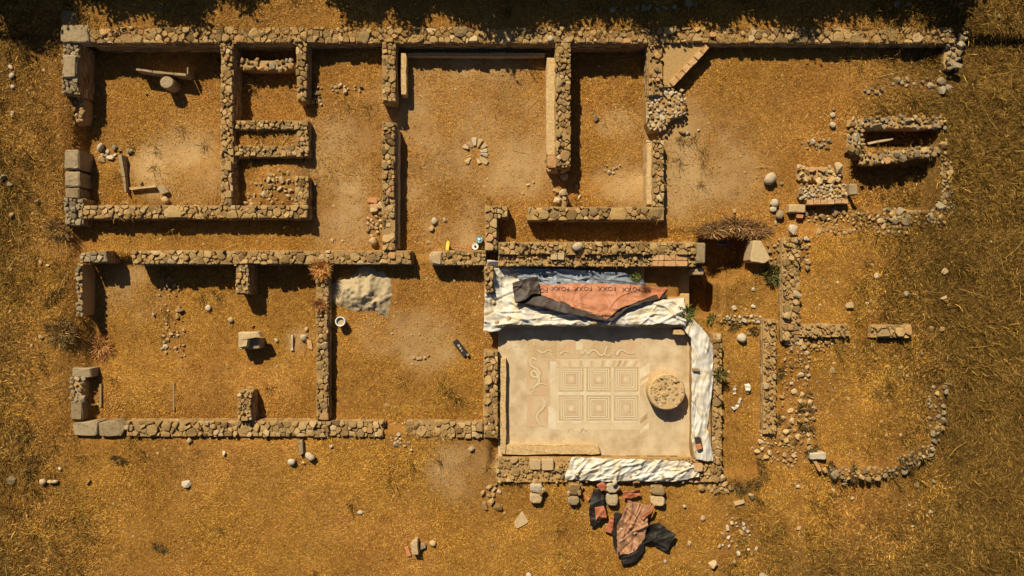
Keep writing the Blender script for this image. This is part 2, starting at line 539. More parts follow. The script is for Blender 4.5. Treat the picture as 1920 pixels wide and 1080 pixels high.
# ------------------------------------------------------------------ terrain
ZB = 0.5
BOX = [  # px rectangle (as seen at about z = 0.5), height, softness (m)
    (1640, -4000, 6000, 200, 0.44, 1.4),
    (-4000, -4000, 1800, 64, 0.58, .14),          # terrace north of the long wall
    (-4000, 64, 132, 5000, 0.42, .5),             # meadow west
    (-4000, 760, 300, 5000, 0.30, 2.0),
    (120, 805, 930, 5000, 0.27, .14),           # meadow south
    (760, 880, 1100, 5000, 0.22, .9),
    (945, 895, 6000, 5000, 0.17, .5),
    (1230, 66, 6000, 430, 0.12, .14),
    (1345, 430, 6000, 5000, 0.18, .4),
    (1500, 430, 6000, 5000, 0.36, .3),
    (1600, 150, 6000, 430, 0.36, .8),
    (134, 66, 425, 396, -0.38, .14),              # north-west room
    (134, 300, 425, 396, -0.08, .8),
    (425, 66, 566, 234, -0.28, .14),
    (425, 234, 566, 283, 0.25, .14),
    (425, 283, 566, 396, 0.02, .14),
    (480, 310, 566, 396, 0.30, .5),
    (566, 66, 728, 483, 0.0, .14),
    (728, 66, 1056, 483, -0.14, .14),
    (1056, 66, 1230, 400, -0.36, .14),
    (1056, 345, 1230, 400, -0.12, .6),
    (134, 396, 566, 483, 0.02, .14),
    (930, 400, 1240, 465, -0.05, .14),
    (150, 483, 604, 804, -0.30, .14),
    (604, 483, 920, 804, 0.0, .14),
    (150, 690, 604, 804, -0.05, 1.0),
    (920, 483, 1345, 880, -0.10, .14),            # under the mosaic room
    (915, 465, 1300, 483, 0.2, .1),
    (1318, 438, 1416, 528, -1.25, .12),           # dug pit
    (1318, 438, 1356, 592, -1.2, .14),           # pit under the overhanging bushes
    (1286, 500, 1346, 592, -0.95, .13),
    (1374, 508, 1452, 600, 0.02, .32),
    (1345, 600, 1432, 890, 0.02, .25),
    (1612, 232, 1762, 272, -0.25, .12),           # small cists
    (1606, 298, 1758, 392, -0.34, .14),
]
RIDGE = [((px - 960) * .0197, (540 - py) * .0197) for px, py in ((1742, 640), (1768, 715), (1757, 790), (1738, 835), (1694, 870), (1640, 886), (1580, 887), (1530, 866), (1512, 800), (1498, 720), (1488, 655))]
def gz(x, y):
    x = np.asarray(x, float); y = np.asarray(y, float)
    k = (1 - ZB / H) / S
    z = np.zeros_like(x)
    for x0, y0, x1, y1, h, so in BOX:
        X0, X1 = (x0 - 960) * k, (x1 - 960) * k
        Y1, Y0 = (540 - y0) * k, (540 - y1) * k
        w = sstep(X0 - so, X0 + so, x) * sstep(-X1 - so, -X1 + so, -x) * sstep(Y0 - so, Y0 + so, y) * sstep(-Y1 - so, -Y1 + so, -y)
        z = z * (1 - w) + h * w
    z = z + (fbm(x * .35, y * .35, 3, 3) - .5) * .10 + (fbm(x * 1.6, y * 1.6, 9, 3) - .5) * .05
    dmin = np.full(x.shape, 9.0)
    for (ax, ay), (bx_, by_) in zip(RIDGE, RIDGE[1:]):
        vx, vy = bx_ - ax, by_ - ay
        t = np.clip(((x - ax) * vx + (y - ay) * vy) / (vx * vx + vy * vy), 0, 1)
        dmin = np.minimum(dmin, np.hypot(x - ax - t * vx, y - ay - t * vy))
    z = z + .26 * np.exp(-(dmin / .28) ** 2) * (.5 + vnoise(x * 1.3, y * 1.3, 15))
    out = np.maximum(np.maximum(np.abs(x) - 24, np.abs(y) - 15), 0)
    return z + (fbm(x * .05, y * .05, 21, 3) - .5) * np.minimum(out * .08, 3)

def gz1(x, y): return float(gz(np.array([x]), np.array([y]))[0])

def G(px, py, dz=0.0):
    """point on the ground seen at that pixel"""
    z = 0.2
    for _ in range(4):
        q = P(px, py, z); z = gz1(q.x, q.y)
    q = P(px, py, z + dz)
    return q

def meadow(x, y):
    """0 inside the trodden ruin, 1 in the unmown meadow around it, where vignette darkening is coloured in"""
    k = 1 / S
    def out(x0, y0, x1, y1):
        X0, X1 = (x0 - 960) * k, (x1 - 960) * k; Y1, Y0 = (540 - y0) * k, (540 - y1) * k
        dx = np.maximum(np.maximum(X0 - x, x - X1), 0); dy = np.maximum(np.maximum(Y0 - y, y - Y1), 0)
        return np.hypot(dx, dy)
    d = np.minimum(out(180, 70, 1560, 880), out(260, 800, 1320, 1040))
    d = d + (fbm(x * .45, y * .45, 41, 4) - .5) * 3.2
    return np.clip(d / 4.2, 0, 1)

def dusty(x, y):
    """bare trodden dust: courtyard and corridor"""
    k = 1 / S
    w = 0
    for px, py, r in ((800, 260, 3.2), (880, 200, 3.0), (960, 270, 2.6), (650, 300, 2.2), (640, 420, 1.6), (850, 420, 1.6), (800, 640, 1.5), (720, 620, 1.2), (1160, 230, .9),
                      (870, 880, 1.6), (560, 640, .7), (330, 310, 2.2), (240, 560, 1.4), (1300, 300, 3.0), (1180, 340, 1.6)):
        d = np.hypot(x - (px - 960) * k, y - (540 - py) * k) / r
        w = np.maximum(w, 1 - sstep(.45, 1.15, d))
    n = fbm(x * .8, y * .8, 55, 4)
    return np.clip(w * (0.35 + 1.8 * (n - .3)), 0, 1)

gx = np.concatenate([[-400, -200, -100, -60, -40, -30, -26], np.arange(-23, 23.01, .1), [26, 30, 40, 60, 100, 200, 400]])
gy = np.concatenate([[-400, -200, -100, -60, -40, -28, -20], np.arange(-14, 14.01, .1), [20, 28, 40, 60, 100, 200, 400]])
X, Y = np.meshgrid(gx, gy)
Z = gz(X, Y)
nx, ny = len(gx), len(gy)
me = bpy.data.meshes.new('ground')
me.vertices.add(nx * ny)
me.vertices.foreach_set('co', np.stack([X, Y, Z], -1).astype(np.float32).ravel())
ii = (np.arange(ny - 1)[:, None] * nx + np.arange(nx - 1)[None, :]).ravel()
quads = np.stack([ii, ii + 1, ii + nx + 1, ii + nx], -1).astype(np.int32)
def set_quads(me, quads, smooth=False):
    n = len(quads)
    me.loops.add(n * 4); me.polygons.add(n)
    me.loops.foreach_set('vertex_index', quads.ravel())
    me.polygons.foreach_set('loop_start', np.arange(0, n * 4, 4, dtype=np.int32))
    if smooth: me.polygons.foreach_set('use_smooth', np.ones(n, dtype=bool))
    me.update(calc_edges=True)
set_quads(me, quads, True)
ca = me.color_attributes.new('turf', 'FLOAT_COLOR', 'POINT')
cc = np.zeros((nx * ny, 4), np.float32); cc[:, 0] = meadow(X, Y).ravel() * .85; cc[:, 1] = dusty(X, Y).ravel() * .88; cc[:, 3] = 1
ca.data.foreach_set('color', cc.ravel())
me.materials.append(M['ground'])
tag(link('ground', me, (0, 0, 0)), kind='structure')
# ------------------------------------------------------------------ masonry
def rubble(label, pts, z, n, smin, smax, seed=0, name='rubble_wall', cat='wall', mats=('stone',), mound=0.0, group='collapsed rubble walls',
           kinds=('chip', 'chip', 'block'), root=None, on_ground=False, nostraw=False):
    rg = random.Random(seed + 500)
    poly = pxpoly(pts, z)
    cx = sum(q[0] for q in poly) / len(poly); cy = sum(q[1] for q in poly) / len(poly)
    g0 = gz1(cx, cy)
    if root is None: root = empty(name, (cx, cy, g0 - .05), label, cat, group)
    if nostraw: RECTS.append(poly)
    elif on_ground: THIN.append(poly)
    if mound:
        vs, fs = prism(chaikin(poly, .2), g0 - .4, z - .03, min(mound, .15))
        obj('earth_core', vs, fs, 'earth', root)
    xs = [q[0] for q in poly]; ys = [q[1] for q in poly]
    put = []
    tries = 0
    while len(put) < n and tries < n * 60:
        tries += 1
        x = rg.uniform(min(xs), max(xs)); y = rg.uniform(min(ys), max(ys))
        if not inside(poly, x, y): continue
        s = smin + (smax - smin) * rg.random() ** 1.8
        if any((x - a) ** 2 + (y - b_) ** 2 < (0.72 * (s + q)) ** 2 for a, b_, q in put): continue
        put.append((x, y, s))
    for x, y, s in put:
        zz = (gz1(x, y) + .03 if on_ground else z) + s * rg.uniform(0, .3)
        me = rock_mesh(rg.choice(kinds), rg.randrange(9), rg.choice(mats))
        link('stone', me, (x, y, zz), root, (rg.uniform(-.3, .3), rg.uniform(-.3, .3), rg.uniform(0, 6.28)), (s * rg.uniform(.85, 1.3), s * rg.uniform(.7, 1.0), s * rg.uniform(.45, .75)))
    return root

def block(name, pts, z0, z1, mat, parent=None, bev=.03, seed=0, rough=.018):
    """one squared or irregular block, its outline given in px at its top"""
    rg = random.Random(seed + 77)
    poly = pxpoly(pts, z1)
    poly = chaikin(poly, .08)
    # subdivide long edges and wobble
    out = []
    for i in range(len(poly)):
        a = poly[i]; b_ = poly[(i + 1) % len(poly)]
        L = math.hypot(b_[0] - a[0], b_[1] - a[1]); k = max(1, int(L / .22))
        for t in range(k):
            f = t / k
            out.append((a[0] + (b_[0] - a[0]) * f + rg.uniform(-rough, rough), a[1] + (b_[1] - a[1]) * f + rg.uniform(-rough, rough)))
    vs, fs = prism(out, z0, z1, bev)
    vs = [(x, y, z + (rg.uniform(-rough, rough) if z > z0 else 0)) for x, y, z in vs]
    return obj(name, vs, fs, mat, parent)

def single(name, label, cat, pts, z0, z1, mat, group=None, bev=.03, seed=0, rough=.012, straw=False):
    o = block(name, pts, z0, z1, mat, None, bev, seed, rough)
    if not straw: RECTS.append(pxpoly(pts, z1))
    return tag(o, label, cat, group)

# --- north range
wall('long straw-grown rubble wall along the top of the ruin, facing the shaded terrace', rect(165, 51, 1792, 80), .62, -.5, .29, .36, 1, straw=True, zvar=.035)
w = wall('left outer wall of the top-left room, under big grey corner blocks', rect(117, 80, 147, 176), .62, -.5, .22, .3, 2, mat='old_stone')
block('block', rect(113, 46, 166, 79), .2, .70, 'grey_stone', w, .04, 1)
block('block', rect(115, 18, 144, 45), .2, .64, 'grey_stone', w, .04, 2)
block('block', rect(117, 102, 142, 146), .3, .72, 'grey_stone', w, .05, 3)
rubble('collapsed stub of small stones below the top-left outer wall', [(131, 178), (158, 178), (158, 226), (138, 236)], .2, 16, .08, .18, 3, mound=.12)
w = wall('left outer wall of large squared blocks beside the small slab box', rect(121, 372, 155, 422), .58, -.4, .22, .3, 4, mat='old_stone')
for i, (a, b_) in enumerate(((281, 317), (321, 350), (352, 372))):
    block('block', rect(120, a, 148 + i % 2, b_), -.4, .62 - .02 * i, 'grey_stone', w, .05, 10 + i)
RECTS.append(pxpoly(rect(120, 281, 149, 373), .6))
wall('long wall below the top-left room, ending at the rubble-filled cell', rect(150, 385, 577, 409), .60, -.4, .25, .34, 5)
wall('upright wall between the top-left room and the small cells', rect(413, 80, 436, 385), .58, -.5, .22, .34, 6)
wall('short wall stub right of the topmost small cell', rect(555, 80, 576, 187), .58, -.4, .21, .3, 7, slope=(0, .04))
rubble('low crossing of loose cobbles inside the topmost small cell', rect(440, 112, 552, 131), .20, 24, .08, .17, 8, mound=.1, mats=('stone', 'old_stone'), nostraw=True)
r_ = wall('hook-shaped wall around the two middle small cells', rect(436, 225, 577, 242), .50, -.3, .20, .3, 9)
wall(None, rect(555, 242, 577, 272), .48, -.3, .20, .3, 10, root=r_)
wall(None, rect(440, 273, 577, 293), .47, -.3, .20, .3, 11, root=r_)
r_ = wall('low wall end right of the rubble-filled cell', rect(552, 330, 577, 385), .52, -.3, .2, .3, 12)
rubble('rubble slope filling the lowest small cell', [(470, 345), (515, 318), (552, 322), (552, 383), (455, 383)], .22, 44, .05, .15, 13, on_ground=True, mats=('stone', 'tan_stone'), cat='rubble')
wall('upper doorway wall left of the courtyard', rect(716, 80, 741, 190), .65, -.4, .24, .36, 14)
wall('lower doorway wall left of the courtyard, boulder at its foot', rect(716, 229, 740, 470), .65, -.4, .21, .36, 15, fixed=((725, 440, .28),))
single('plaster_plinth', 'narrow plaster plinth along the courtyard side of the lower doorway wall', 'plinth', rect(739, 240, 747, 466), -.4, .36, 'plaster', 'plaster kerbs and benches', .03, 1)
single('plaster_kerb', 'slim plaster kerb standing in the top-left corner of the courtyard', 'kerb', rect(752, 100, 762, 178), -.3, .33, 'plaster', 'plaster kerbs and benches', .03, 2)
single('plaster_kerb', 'shaded plaster kerb along the top of the courtyard', 'kerb', rect(764, 99, 1022, 106), -.3, .10, 'plaster', 'plaster kerbs and benches', .03, 3)
wall('upright wall of angular stones right of the courtyard', rect(1042, 80, 1070, 313), .65, -.5, .21, .34, 16)
single('plaster_bench', 'low plaster bench along the right side of the courtyard', 'bench', rect(1024, 108, 1041, 292), -.3, .36, 'plaster', 'plaster kerbs and benches', .04, 4)
w = rubble('crumbled brick end of the wall right of the courtyard', rect(1025, 293, 1066, 322), .30, 16, .07, .15, 17, mound=.12)
for i, (x, y) in enumerate(((1027, 292), (1042, 289))):
    block('brick', rect(x, y, x + 15, y + 22), .2, .45 - .02 * i, 'brick', w, .02, i)
wall('battered wall left of the diagonal brick kerb', rect(1217, 81, 1243, 178), .62, -.5, .2, .34, 18, zvar=.06)
rubble('heap of loose pale cobbles at the foot of the diagonal brick kerb', [(1212, 168), (1240, 160), (1285, 172), (1287, 216), (1262, 222), (1243, 246), (1214, 243)], .42, 78, .07, .15, 19,
       'cobble_heap', 'rubble', mats=('stone', 'pale_stone', 'tan_stone'), mound=.14, nostraw=True)
# triangular platform with diagonal brick kerb
tr = empty('corner_platform', P(1270, 120, 0), 'earth-filled corner platform edged with a diagonal row of bricks', 'platform')
obj('earth_core', *prism(pxpoly([(1244, 82), (1318, 82), (1324, 92), (1258, 164), (1244, 164)], .50), -.2, .50, .03), 'earth', tr)
for i in range(6):
    t0 = i / 6; t1 = (i + 1) / 6 - .012
    a = Vector((1331, 90)).lerp(Vector((1262, 163)), t0); b_ = Vector((1331, 90)).lerp(Vector((1262, 163)), t1)
    n_ = Vector((-(b_ - a).y, (b_ - a).x)).normalized() * 11
    block('brick', [tuple(a), tuple(b_), tuple(b_ + n_), tuple(a + n_)], -.1, .60 - .012 * (i % 3), 'brick', tr, .02, 40 + i)
wall('right wall of the tall narrow room, beside the open straw ground', rect(1224, 263, 1245, 387), .60, -.3, .24, .34, 20)
single('plaster_bench', 'low pale plaster ledge inside the tall narrow room', 'bench', rect(1212, 268, 1223, 385), -.3, .42, 'plaster', 'plaster kerbs and benches', .04, 5)
wall('wall of big rounded stones below the tall narrow room', rect(990, 388, 1246, 412), .68, -.4, .27, .40, 21, fixed=((1159, 402, .32), (1233, 400, .34), (1072, 402, .2), (1020, 404, .2)))
rubble('short stub of flat stones above the wall of big rounded stones', rect(1042, 357, 1066, 386), .42, 7, .12, .24, 22, mound=.12, kinds=('block', 'chip'), mats=('tan_stone', 'stone'))
# --- middle
w = wall('wide broken wall above the blue-grey tarp, with a row of bricks set in it', rect(935, 454, 1306, 477), .70, -.4, .22, .42, 23, zvar=.045, keep=.9)
wall(None, rect(935, 478, 1306, 499), .58, -.4, .17, .40, 24, zvar=.04, keep=.55, core='earth', root=w)
block('block', rect(1306, 456, 1323, 493), -.4, .72, 'grey_stone', w, .04, 50)
block('block', rect(1300, 503, 1321, 515), -.4, .40, 'grey_stone', w, .04, 51)
for j in range(2):
    for i in range(3):
        block('brick', rect(1224 + i * 22, 478 + j * 11, 1245 + i * 22, 488 + j * 11), .5, .64 - .015 * j, 'brick', w, .012, 60 + i + 3 * j, .004)
for i in range(2): block('brick', rect(1033 + i * 13, 474, 1045 + i * 13, 487), .5, .66, 'tan_stone', w, .015, 70 + i, .005)
w = wall('L-shaped wall of flat slabs above the white tarp corner', rect(910, 386, 933, 470), .62, -.3, .30, .32, 25)
wall(None, rect(933, 386, 952, 409), .62, -.3, .26, .3, 26, root=w)
w = wall('short wall with a huge rounded end stone, beside the two canisters', rect(828, 470, 911, 497), .60, -.3, .22, .32, 27)
block('end_stone', [(804, 480), (810, 471), (829, 471), (829, 497), (812, 497), (804, 490)], -.3, .63, 'tan_stone', w, .07, 80)
RECTS.append(pxpoly(rect(803, 470, 829, 498), .6))
wall('long wall across the middle left, crossing below the corridor', rect(246, 470, 770, 495), .60, -.5, .25, .36, 28)
wall('short spur wall between the two shaded bays, hanging from the long middle wall', rect(441, 496, 466, 551), .55, -.5, .18, .3, 29)
wall('upright wall left of the sand heap, tufts of dry grass on it', rect(592, 496, 615, 788), .48, -.5, .21, .34, 30)
wall('small corner of old stones left of the long middle wall', [(150, 474), (200, 470), (200, 491), (152, 492)], .56, -.4, .24, .3, 31, mat='old_stone')
rubble('thin line of stones edging the black shaded strip on the left', rect(145, 495, 154, 592), .54, 16, .08, .15, 32, mats=('old_stone',), mound=.1)
w = rubble('broken outer wall of squared blocks at the lower left corner', rect(134, 708, 156, 752), .32, 14, .09, .2, 33, mats=('old_stone', 'stone'), mound=.12)
block('block', rect(131, 752, 154, 788), -.2, .36, 'grey_stone', w, .05, 91)
block('block', rect(135, 690, 170, 708), -.2, .34, 'old_stone', w, .05, 92)
w = wall('long low wall along the bottom left, its biggest slabs at the left end', rect(236, 790, 719, 819), .38, -.4, .27, .36, 34, mat='stone', fixed=((285, 806, .22), (310, 800, .2), (360, 812, .2), (455, 806, .22)))
block('slab', [(135, 793), (184, 789), (183, 818), (138, 817)], -.3, .40, 'grey_stone', w, .03, 93)
block('slab', [(185, 792), (214, 789), (236, 800), (224, 818), (185, 818)], -.3, .39, 'grey_stone', w, .03, 94)
RECTS.append(pxpoly(rect(136, 790, 238, 819), .38))
wall('low pale wall at the bottom, right of the gap in the long low wall', rect(761, 791, 905, 821), .37, -.4, .28, .36, 35, keep=.85)
wall('short upright stub on the long low bottom wall', rect(446, 734, 472, 789), .55, -.4, .17, .3, 36)
# square pillar base with a hollow
pb = empty('pillar_base', P(466, 640, -.25), 'square broken pillar base with a dark hollow, alone in the left room', 'pillar')
block('base_stone', rect(446, 634, 487, 655), -.35, .28, 'grey_stone', pb, .04, 95)
block('top_stone', [(446, 622), (482, 622), (487, 632), (464, 635), (462, 652), (447, 653)], .2, .55, 'tan_stone', pb, .06, 96)
# --- mosaic room
w = wall('left wall of the mosaic room', rect(907, 658, 933, 822), .44, -.3, .25, .34, 37)
single('plaster_kerb', 'narrow stone kerb inside the left wall of the mosaic room', 'kerb', rect(938, 672, 949, 852), -.3, .26, 'plaster', 'plaster kerbs and benches', .03, 6)
single('plaster_bench', 'low plaster bench along the bottom of the mosaic floor', 'bench', [(949, 834), (1122, 833), (1127, 852), (949, 853)], -.3, .24, 'plaster', 'plaster kerbs and benches', .04, 7)
w = wall('bottom wall of the mosaic room, earth and bricks left of the white tarp', rect(930, 859, 1352, 905), .36, -.3, .22, .42, 38, keep=.42, core='earth', zvar=.03)
for i, (x0, y0, x1, y1) in enumerate(((994, 862, 1014, 881), (1016, 861, 1038, 882))):
    block('brick', rect(x0, y0, x1, y1), .2, .44 - .03 * (i == 0), 'tan_stone', w, .02, 97 + i, .006)
wall('right wall of the mosaic room, outside the hanging white tarp', rect(1336, 626, 1354, 888), .38, -.3, .22, .36, 39, keep=.85)
wall('sliver of wall left of the white tarp, under its folded corner', rect(909, 500, 924, 548), .68, -.3, .18, .3, 40)
butt = [('pale', [(992, 908), (1019, 906), (1020, 935), (1012, 946), (993, 945)], 'first large buttress stone left below the mosaic room'),
        ('mid', [(1063, 908), (1090, 905), (1090, 945), (1076, 949), (1064, 946)], 'buttress of two stones between the pale one and the black tarp scrap'),
        ('green', [(1135, 910), (1161, 906), (1162, 950), (1134, 951)], 'squat mossy buttress stone between the black scrap and the brown tarp'),
        ('light', [(1220, 912), (1236, 910), (1250, 925), (1250, 950), (1222, 948)], 'pale broken buttress stone right of the brown tarp')]
for i, (k, pts, lab) in enumerate(butt):
    r_ = empty('buttress', P(*pts[0], .1), lab, 'buttress', 'buttress stones below the mosaic room')
    ym = 926 + 4 * (i % 2); x0 = min(q[0] for q in pts); x1 = max(q[0] for q in pts); y0 = min(q[1] for q in pts); y1 = max(q[1] for q in pts)
    rg = random.Random(300 + i)
    for k2, (ya, yb, m_) in enumerate(((y0, ym, 'stone' if i % 2 else 'pale_stone'), (ym, y1, 'grey_stone' if i in (1, 2) else 'tan_stone'))):
        xa, xb = (x0 + rg.uniform(0, 3), x1 - rg.uniform(0, 3))
        pl = [(xa, ya + 3), (xa + 5, ya), (xb - 4, ya + rg.uniform(0, 3)), (xb, ya + 5), (xb + rg.uniform(-2, 1), yb - 5), (xb - 5, yb), (xa + 6, yb - rg.uniform(0, 2)), (xa + rg.uniform(-1, 2), yb - 6)]
        obj('stone', *top_stone(pxpoly(pl, .46), -.1, .48 - .05 * k2, rg, .012, .16), m_, r_)
    for k2 in range(4):
        link('stone', rock_mesh('chip', k2, 'stone'), P(rg.uniform(x0, x1), rg.uniform(y0 - 4, ym), .42), r_, (0, 0, k2), (rg.uniform(.07, .14),) * 2 + (.08,))
    RECTS.append(pxpoly(pts, .4))
rubble('small pile of stones at the bottom left corner of the mosaic room', [(905, 915), (935, 905), (938, 950), (906, 950)], .22, 10, .1, .22, 41, cat='rubble', on_ground=True)
rubble('ragged corner rubble right of the last white tarp end', [(1310, 885), (1355, 880), (1375, 920), (1340, 930), (1300, 905)], .3, 20, .1, .24, 42, on_ground=True, mats=('stone', 'tan_stone'), cat='rubble')
# --- right-hand ruins
rubble('stony bank above the small open cist', rect(1592, 219, 1772, 240), .44, 58, .07, .2, 50, mats=('old_stone', 'stone'), mound=.14, group='overgrown walls on the right', nostraw=True)
rubble('left side wall of the small open cist', rect(1592, 241, 1618, 292), .40, 18, .09, .22, 51, mats=('old_stone', 'stone'), mound=.14, group='overgrown walls on the right')
rubble('tilted overgrown wall between the small cist and the deep shaded cist', [(1622, 288), (1770, 270), (1772, 288), (1690, 302), (1614, 310)], .42, 34, .07, .19, 52, mats=('old_stone', 'stone'), mound=.14, group='overgrown walls on the right')
rubble('right side wall of both cists', [(1764, 300), (1784, 300), (1790, 392), (1762, 392), (1766, 340)], .40, 40, .05, .18, 53, mats=('old_stone', 'stone'), mound=.14, group='overgrown walls on the right')
single('cist_slab', 'thin slab leaning inside the small open cist', 'slab', [(1626, 266), (1674, 259), (1675, 262), (1628, 271)], -.2, .22, 'tan_stone', None, .01, 3)
r_ = rubble('platform of packed cobbles with a straight brick front, left of the deep cist', rect(1500, 346, 1588, 374), .48, 84, .06, .13, 54, 'cobble_platform', 'platform', mats=('stone', 'pale_stone', 'tan_stone'), mound=.1, nostraw=True)
for i in range(6): block('brick', rect(1514 + i * 13, 374 - i // 3, 1526 + i * 13, 384 - i // 2), .1, .52, 'brick', r_, .02, 130 + i, .008)
rubble('short ruined wall just above the cobble platform', rect(1497, 312, 1576, 341), .40, 20, .1, .26, 55, mats=('stone', 'tan_stone'), mound=.14, group='overgrown walls on the right')
single('stone_block', 'stone block standing between the cobble platform and the deep cist', 'block', rect(1594, 344, 1608, 366), 0, .55, 'grey_stone', None, .04, 5)
single('stone_block', 'broad tan block left of the cobble platform front', 'block', rect(1480, 383, 1511, 399), 0, .42, 'tan_stone', None, .04, 6)
rubble('spread of loose stones in front of the cobble platform', [(1505, 395), (1640, 398), (1700, 412), (1600, 440), (1535, 436)], .3, 90, .04, .17, 56, cat='rubble', on_ground=True, mats=('stone', 'tan_stone', 'stone'))
rubble('low stony ridge below the deep cist', [(1650, 392), (1772, 395), (1772, 418), (1660, 420)], .36, 40, .07, .2, 57, mats=('stone', 'old_stone'), mound=.08, group='overgrown walls on the right')
rubble('small hump of stones at the lower edge of the stony ridge', [(1640, 425), (1698, 425), (1695, 438), (1645, 440)], .34, 12, .07, .18, 58, cat='rubble', mats=('stone',), on_ground=True)
wall('upright rubble wall right of the bush-covered pit', rect(1468, 445, 1500, 640), .55, -.2, .23, .38, 59, keep=.82, zvar=.05, core='earth')
rubble('thin line of stones right of the upright rubble wall', rect(1503, 445, 1517, 505), .4, 12, .07, .16, 60, on_ground=True, group='overgrown walls on the right')
w = wall('rubble wall running right from the foot of the upright rubble wall', rect(1500, 608, 1592, 632), .60, -.1, .17, .38, 61, keep=.72, zvar=.05, core='earth')
block('block', rect(1474, 633, 1507, 647), .0, .44, 'tan_stone', w, .04, 140)
rubble('spill of broken stones under the rubble wall end', [(1508, 634), (1565, 634), (1545, 658), (1520, 655)], .4, 22, .06, .16, 62, cat='rubble', on_ground=True)
wall('last low wall on the right, across a gap from the rubble wall', rect(1634, 609, 1710, 633), .60, .1, .26, .36, 63, keep=.75, core='earth', straw=True)
w = wall('earthen wall with stones standing between the two straw strips, right of the mosaic room', rect(1432, 600, 1456, 815), .44, -.2, .17, .4, 64, keep=.45, core='earth', zvar=.03)
rubble('crumbling crossing of pale stones above the straw strip', [(1352, 592), (1436, 592), (1436, 606), (1356, 606)], .34, 26, .06, .15, 65, on_ground=True, mats=('stone', 'pale_stone'), group='collapsed rubble walls')
rubble('winding trail of stones right of the earthen wall', [(1476, 650), (1512, 650), (1526, 760), (1528, 850), (1476, 850), (1464, 740)], .3, 120, .04, .16, 66, on_ground=True, mats=('stone', 'tan_stone', 'stone'), cat='rubble')
rubble('broken stones at the foot of the earthen wall', [(1425, 812), (1478, 800), (1500, 880), (1420, 860)], .25, 60, .04, .15, 67, on_ground=True, mats=('stone', 'tan_stone'), cat='rubble')
r_ = rubble('curved row of stones closing the round weedy hollow at the lower right', [(1742, 720), (1772, 716), (1766, 800), (1758, 826), (1735, 840), (1738, 800)], .4, 34, .06, .17, 68, on_ground=True, mats=('stone', 'old_stone'))
rubble(None, [(1678, 862), (1732, 828), (1746, 846), (1692, 884)], .4, 30, .06, .22, 69, on_ground=True, mats=('stone', 'old_stone'), root=r_)
rubble(None, [(1540, 868), (1590, 878), (1680, 872), (1682, 892), (1582, 900), (1535, 884)], .4, 42, .06, .2, 70, on_ground=True, mats=('stone', 'old_stone'), root=r_)
rubble('scatter of dark stones in the grass at the upper right', [(1665, 150), (1745, 145), (1790, 160), (1770, 175), (1700, 170)], .4, 12, .08, .2, 71, on_ground=True, mats=('old_stone',), cat='rubble')
rubble('few stones half buried left of the upper right scatter', [(1610, 165), (1665, 160), (1660, 180), (1625, 182)], .4, 6, .08, .18, 72, on_ground=True, mats=('old_stone',), cat='rubble')
rubble('ruined right end of the long top wall, bending down into the grass', [(1776, 82), (1812, 60), (1806, 100), (1790, 132), (1774, 126)], .5, 22, .1, .24, 73, mats=('old_stone',), mound=.14)
rubble('loose stones along a grassy line left of the small cist', [(1498, 262), (1575, 258), (1580, 275), (1510, 280)], .35, 12, .06, .15, 74, on_ground=True, mats=('old_stone', 'stone'), cat='rubble')
rubble('fallen wall stones and tiles left of the lower doorway wall', [(688, 400), (714, 368), (715, 440), (690, 445)], .1, 18, .08, .19, 75, on_ground=True, mats=('brick', 'stone', 'tan_stone'), cat='rubble', kinds=('block', 'chip'))
rubble('scatter of pale stones in the grass at the lower right of the brown tarp', [(1355, 965), (1415, 970), (1420, 1040), (1345, 1035)], .2, 26, .05, .13, 76, on_ground=True, mats=('pale_stone', 'stone'), cat='rubble')
rubble('faint row of stones sunk in the corridor floor', [(620, 158), (685, 162), (682, 172), (622, 170)], .1, 12, .06, .14, 77, on_ground=True, mats=('stone', 'tan_stone'), cat='rubble')
rubble('fallen stones at the shaded end of the wall stub by the corridor', [(578, 158), (605, 160), (604, 195), (582, 192)], .1, 14, .06, .14, 78, on_ground=True, cat='rubble')
rubble('strip of broken stones crossing the lower left room', [(288, 500), (330, 520), (345, 680), (300, 670)], .0, 60, .035, .10, 79, on_ground=True, mats=('stone', 'tan_stone'), cat='rubble')
rubble('stones scattered on the floor near the left doorway by the slab box', [(178, 278), (215, 272), (222, 300), (185, 302)], .0, 10, .08, .18, 80, on_ground=True, mats=('stone', 'old_stone', 'pale_stone'), cat='rubble')
rubble('gap of worn stones between the two low bottom walls', [(720, 795), (760, 795), (775, 845), (725, 830)], .3, 14, .05, .13, 81, on_ground=True, mats=('tan_stone', 'pale_stone'), cat='rubble')
rubble('stones lying along the shaded terrace at the top', [(1110, 8), (1320, 5), (1325, 18), (1120, 20)], .6, 12, .1, .2, 82, on_ground=True, mats=('old_stone',), cat='rubble')
rubble('little heap of stones in the tall narrow room', [(1135, 308), (1165, 306), (1168, 322), (1138, 324)], .0, 9, .05, .12, 83, on_ground=True, mats=('tan_stone', 'stone'), cat='rubble')
rubble('loose stones beside the pit slab', [(1435, 455), (1470, 450), (1470, 500), (1445, 505)], .3, 18, .06, .15, 84, on_ground=True, mats=('stone', 'old_stone'), cat='rubble')
single('stone_slab', 'large slanted flat slab on the right rim of the bush-covered pit', 'slab', [(1413, 451), (1428, 451), (1446, 486), (1434, 494), (1407, 490)], -.3, .50, 'tan_stone', None, .03, 9)
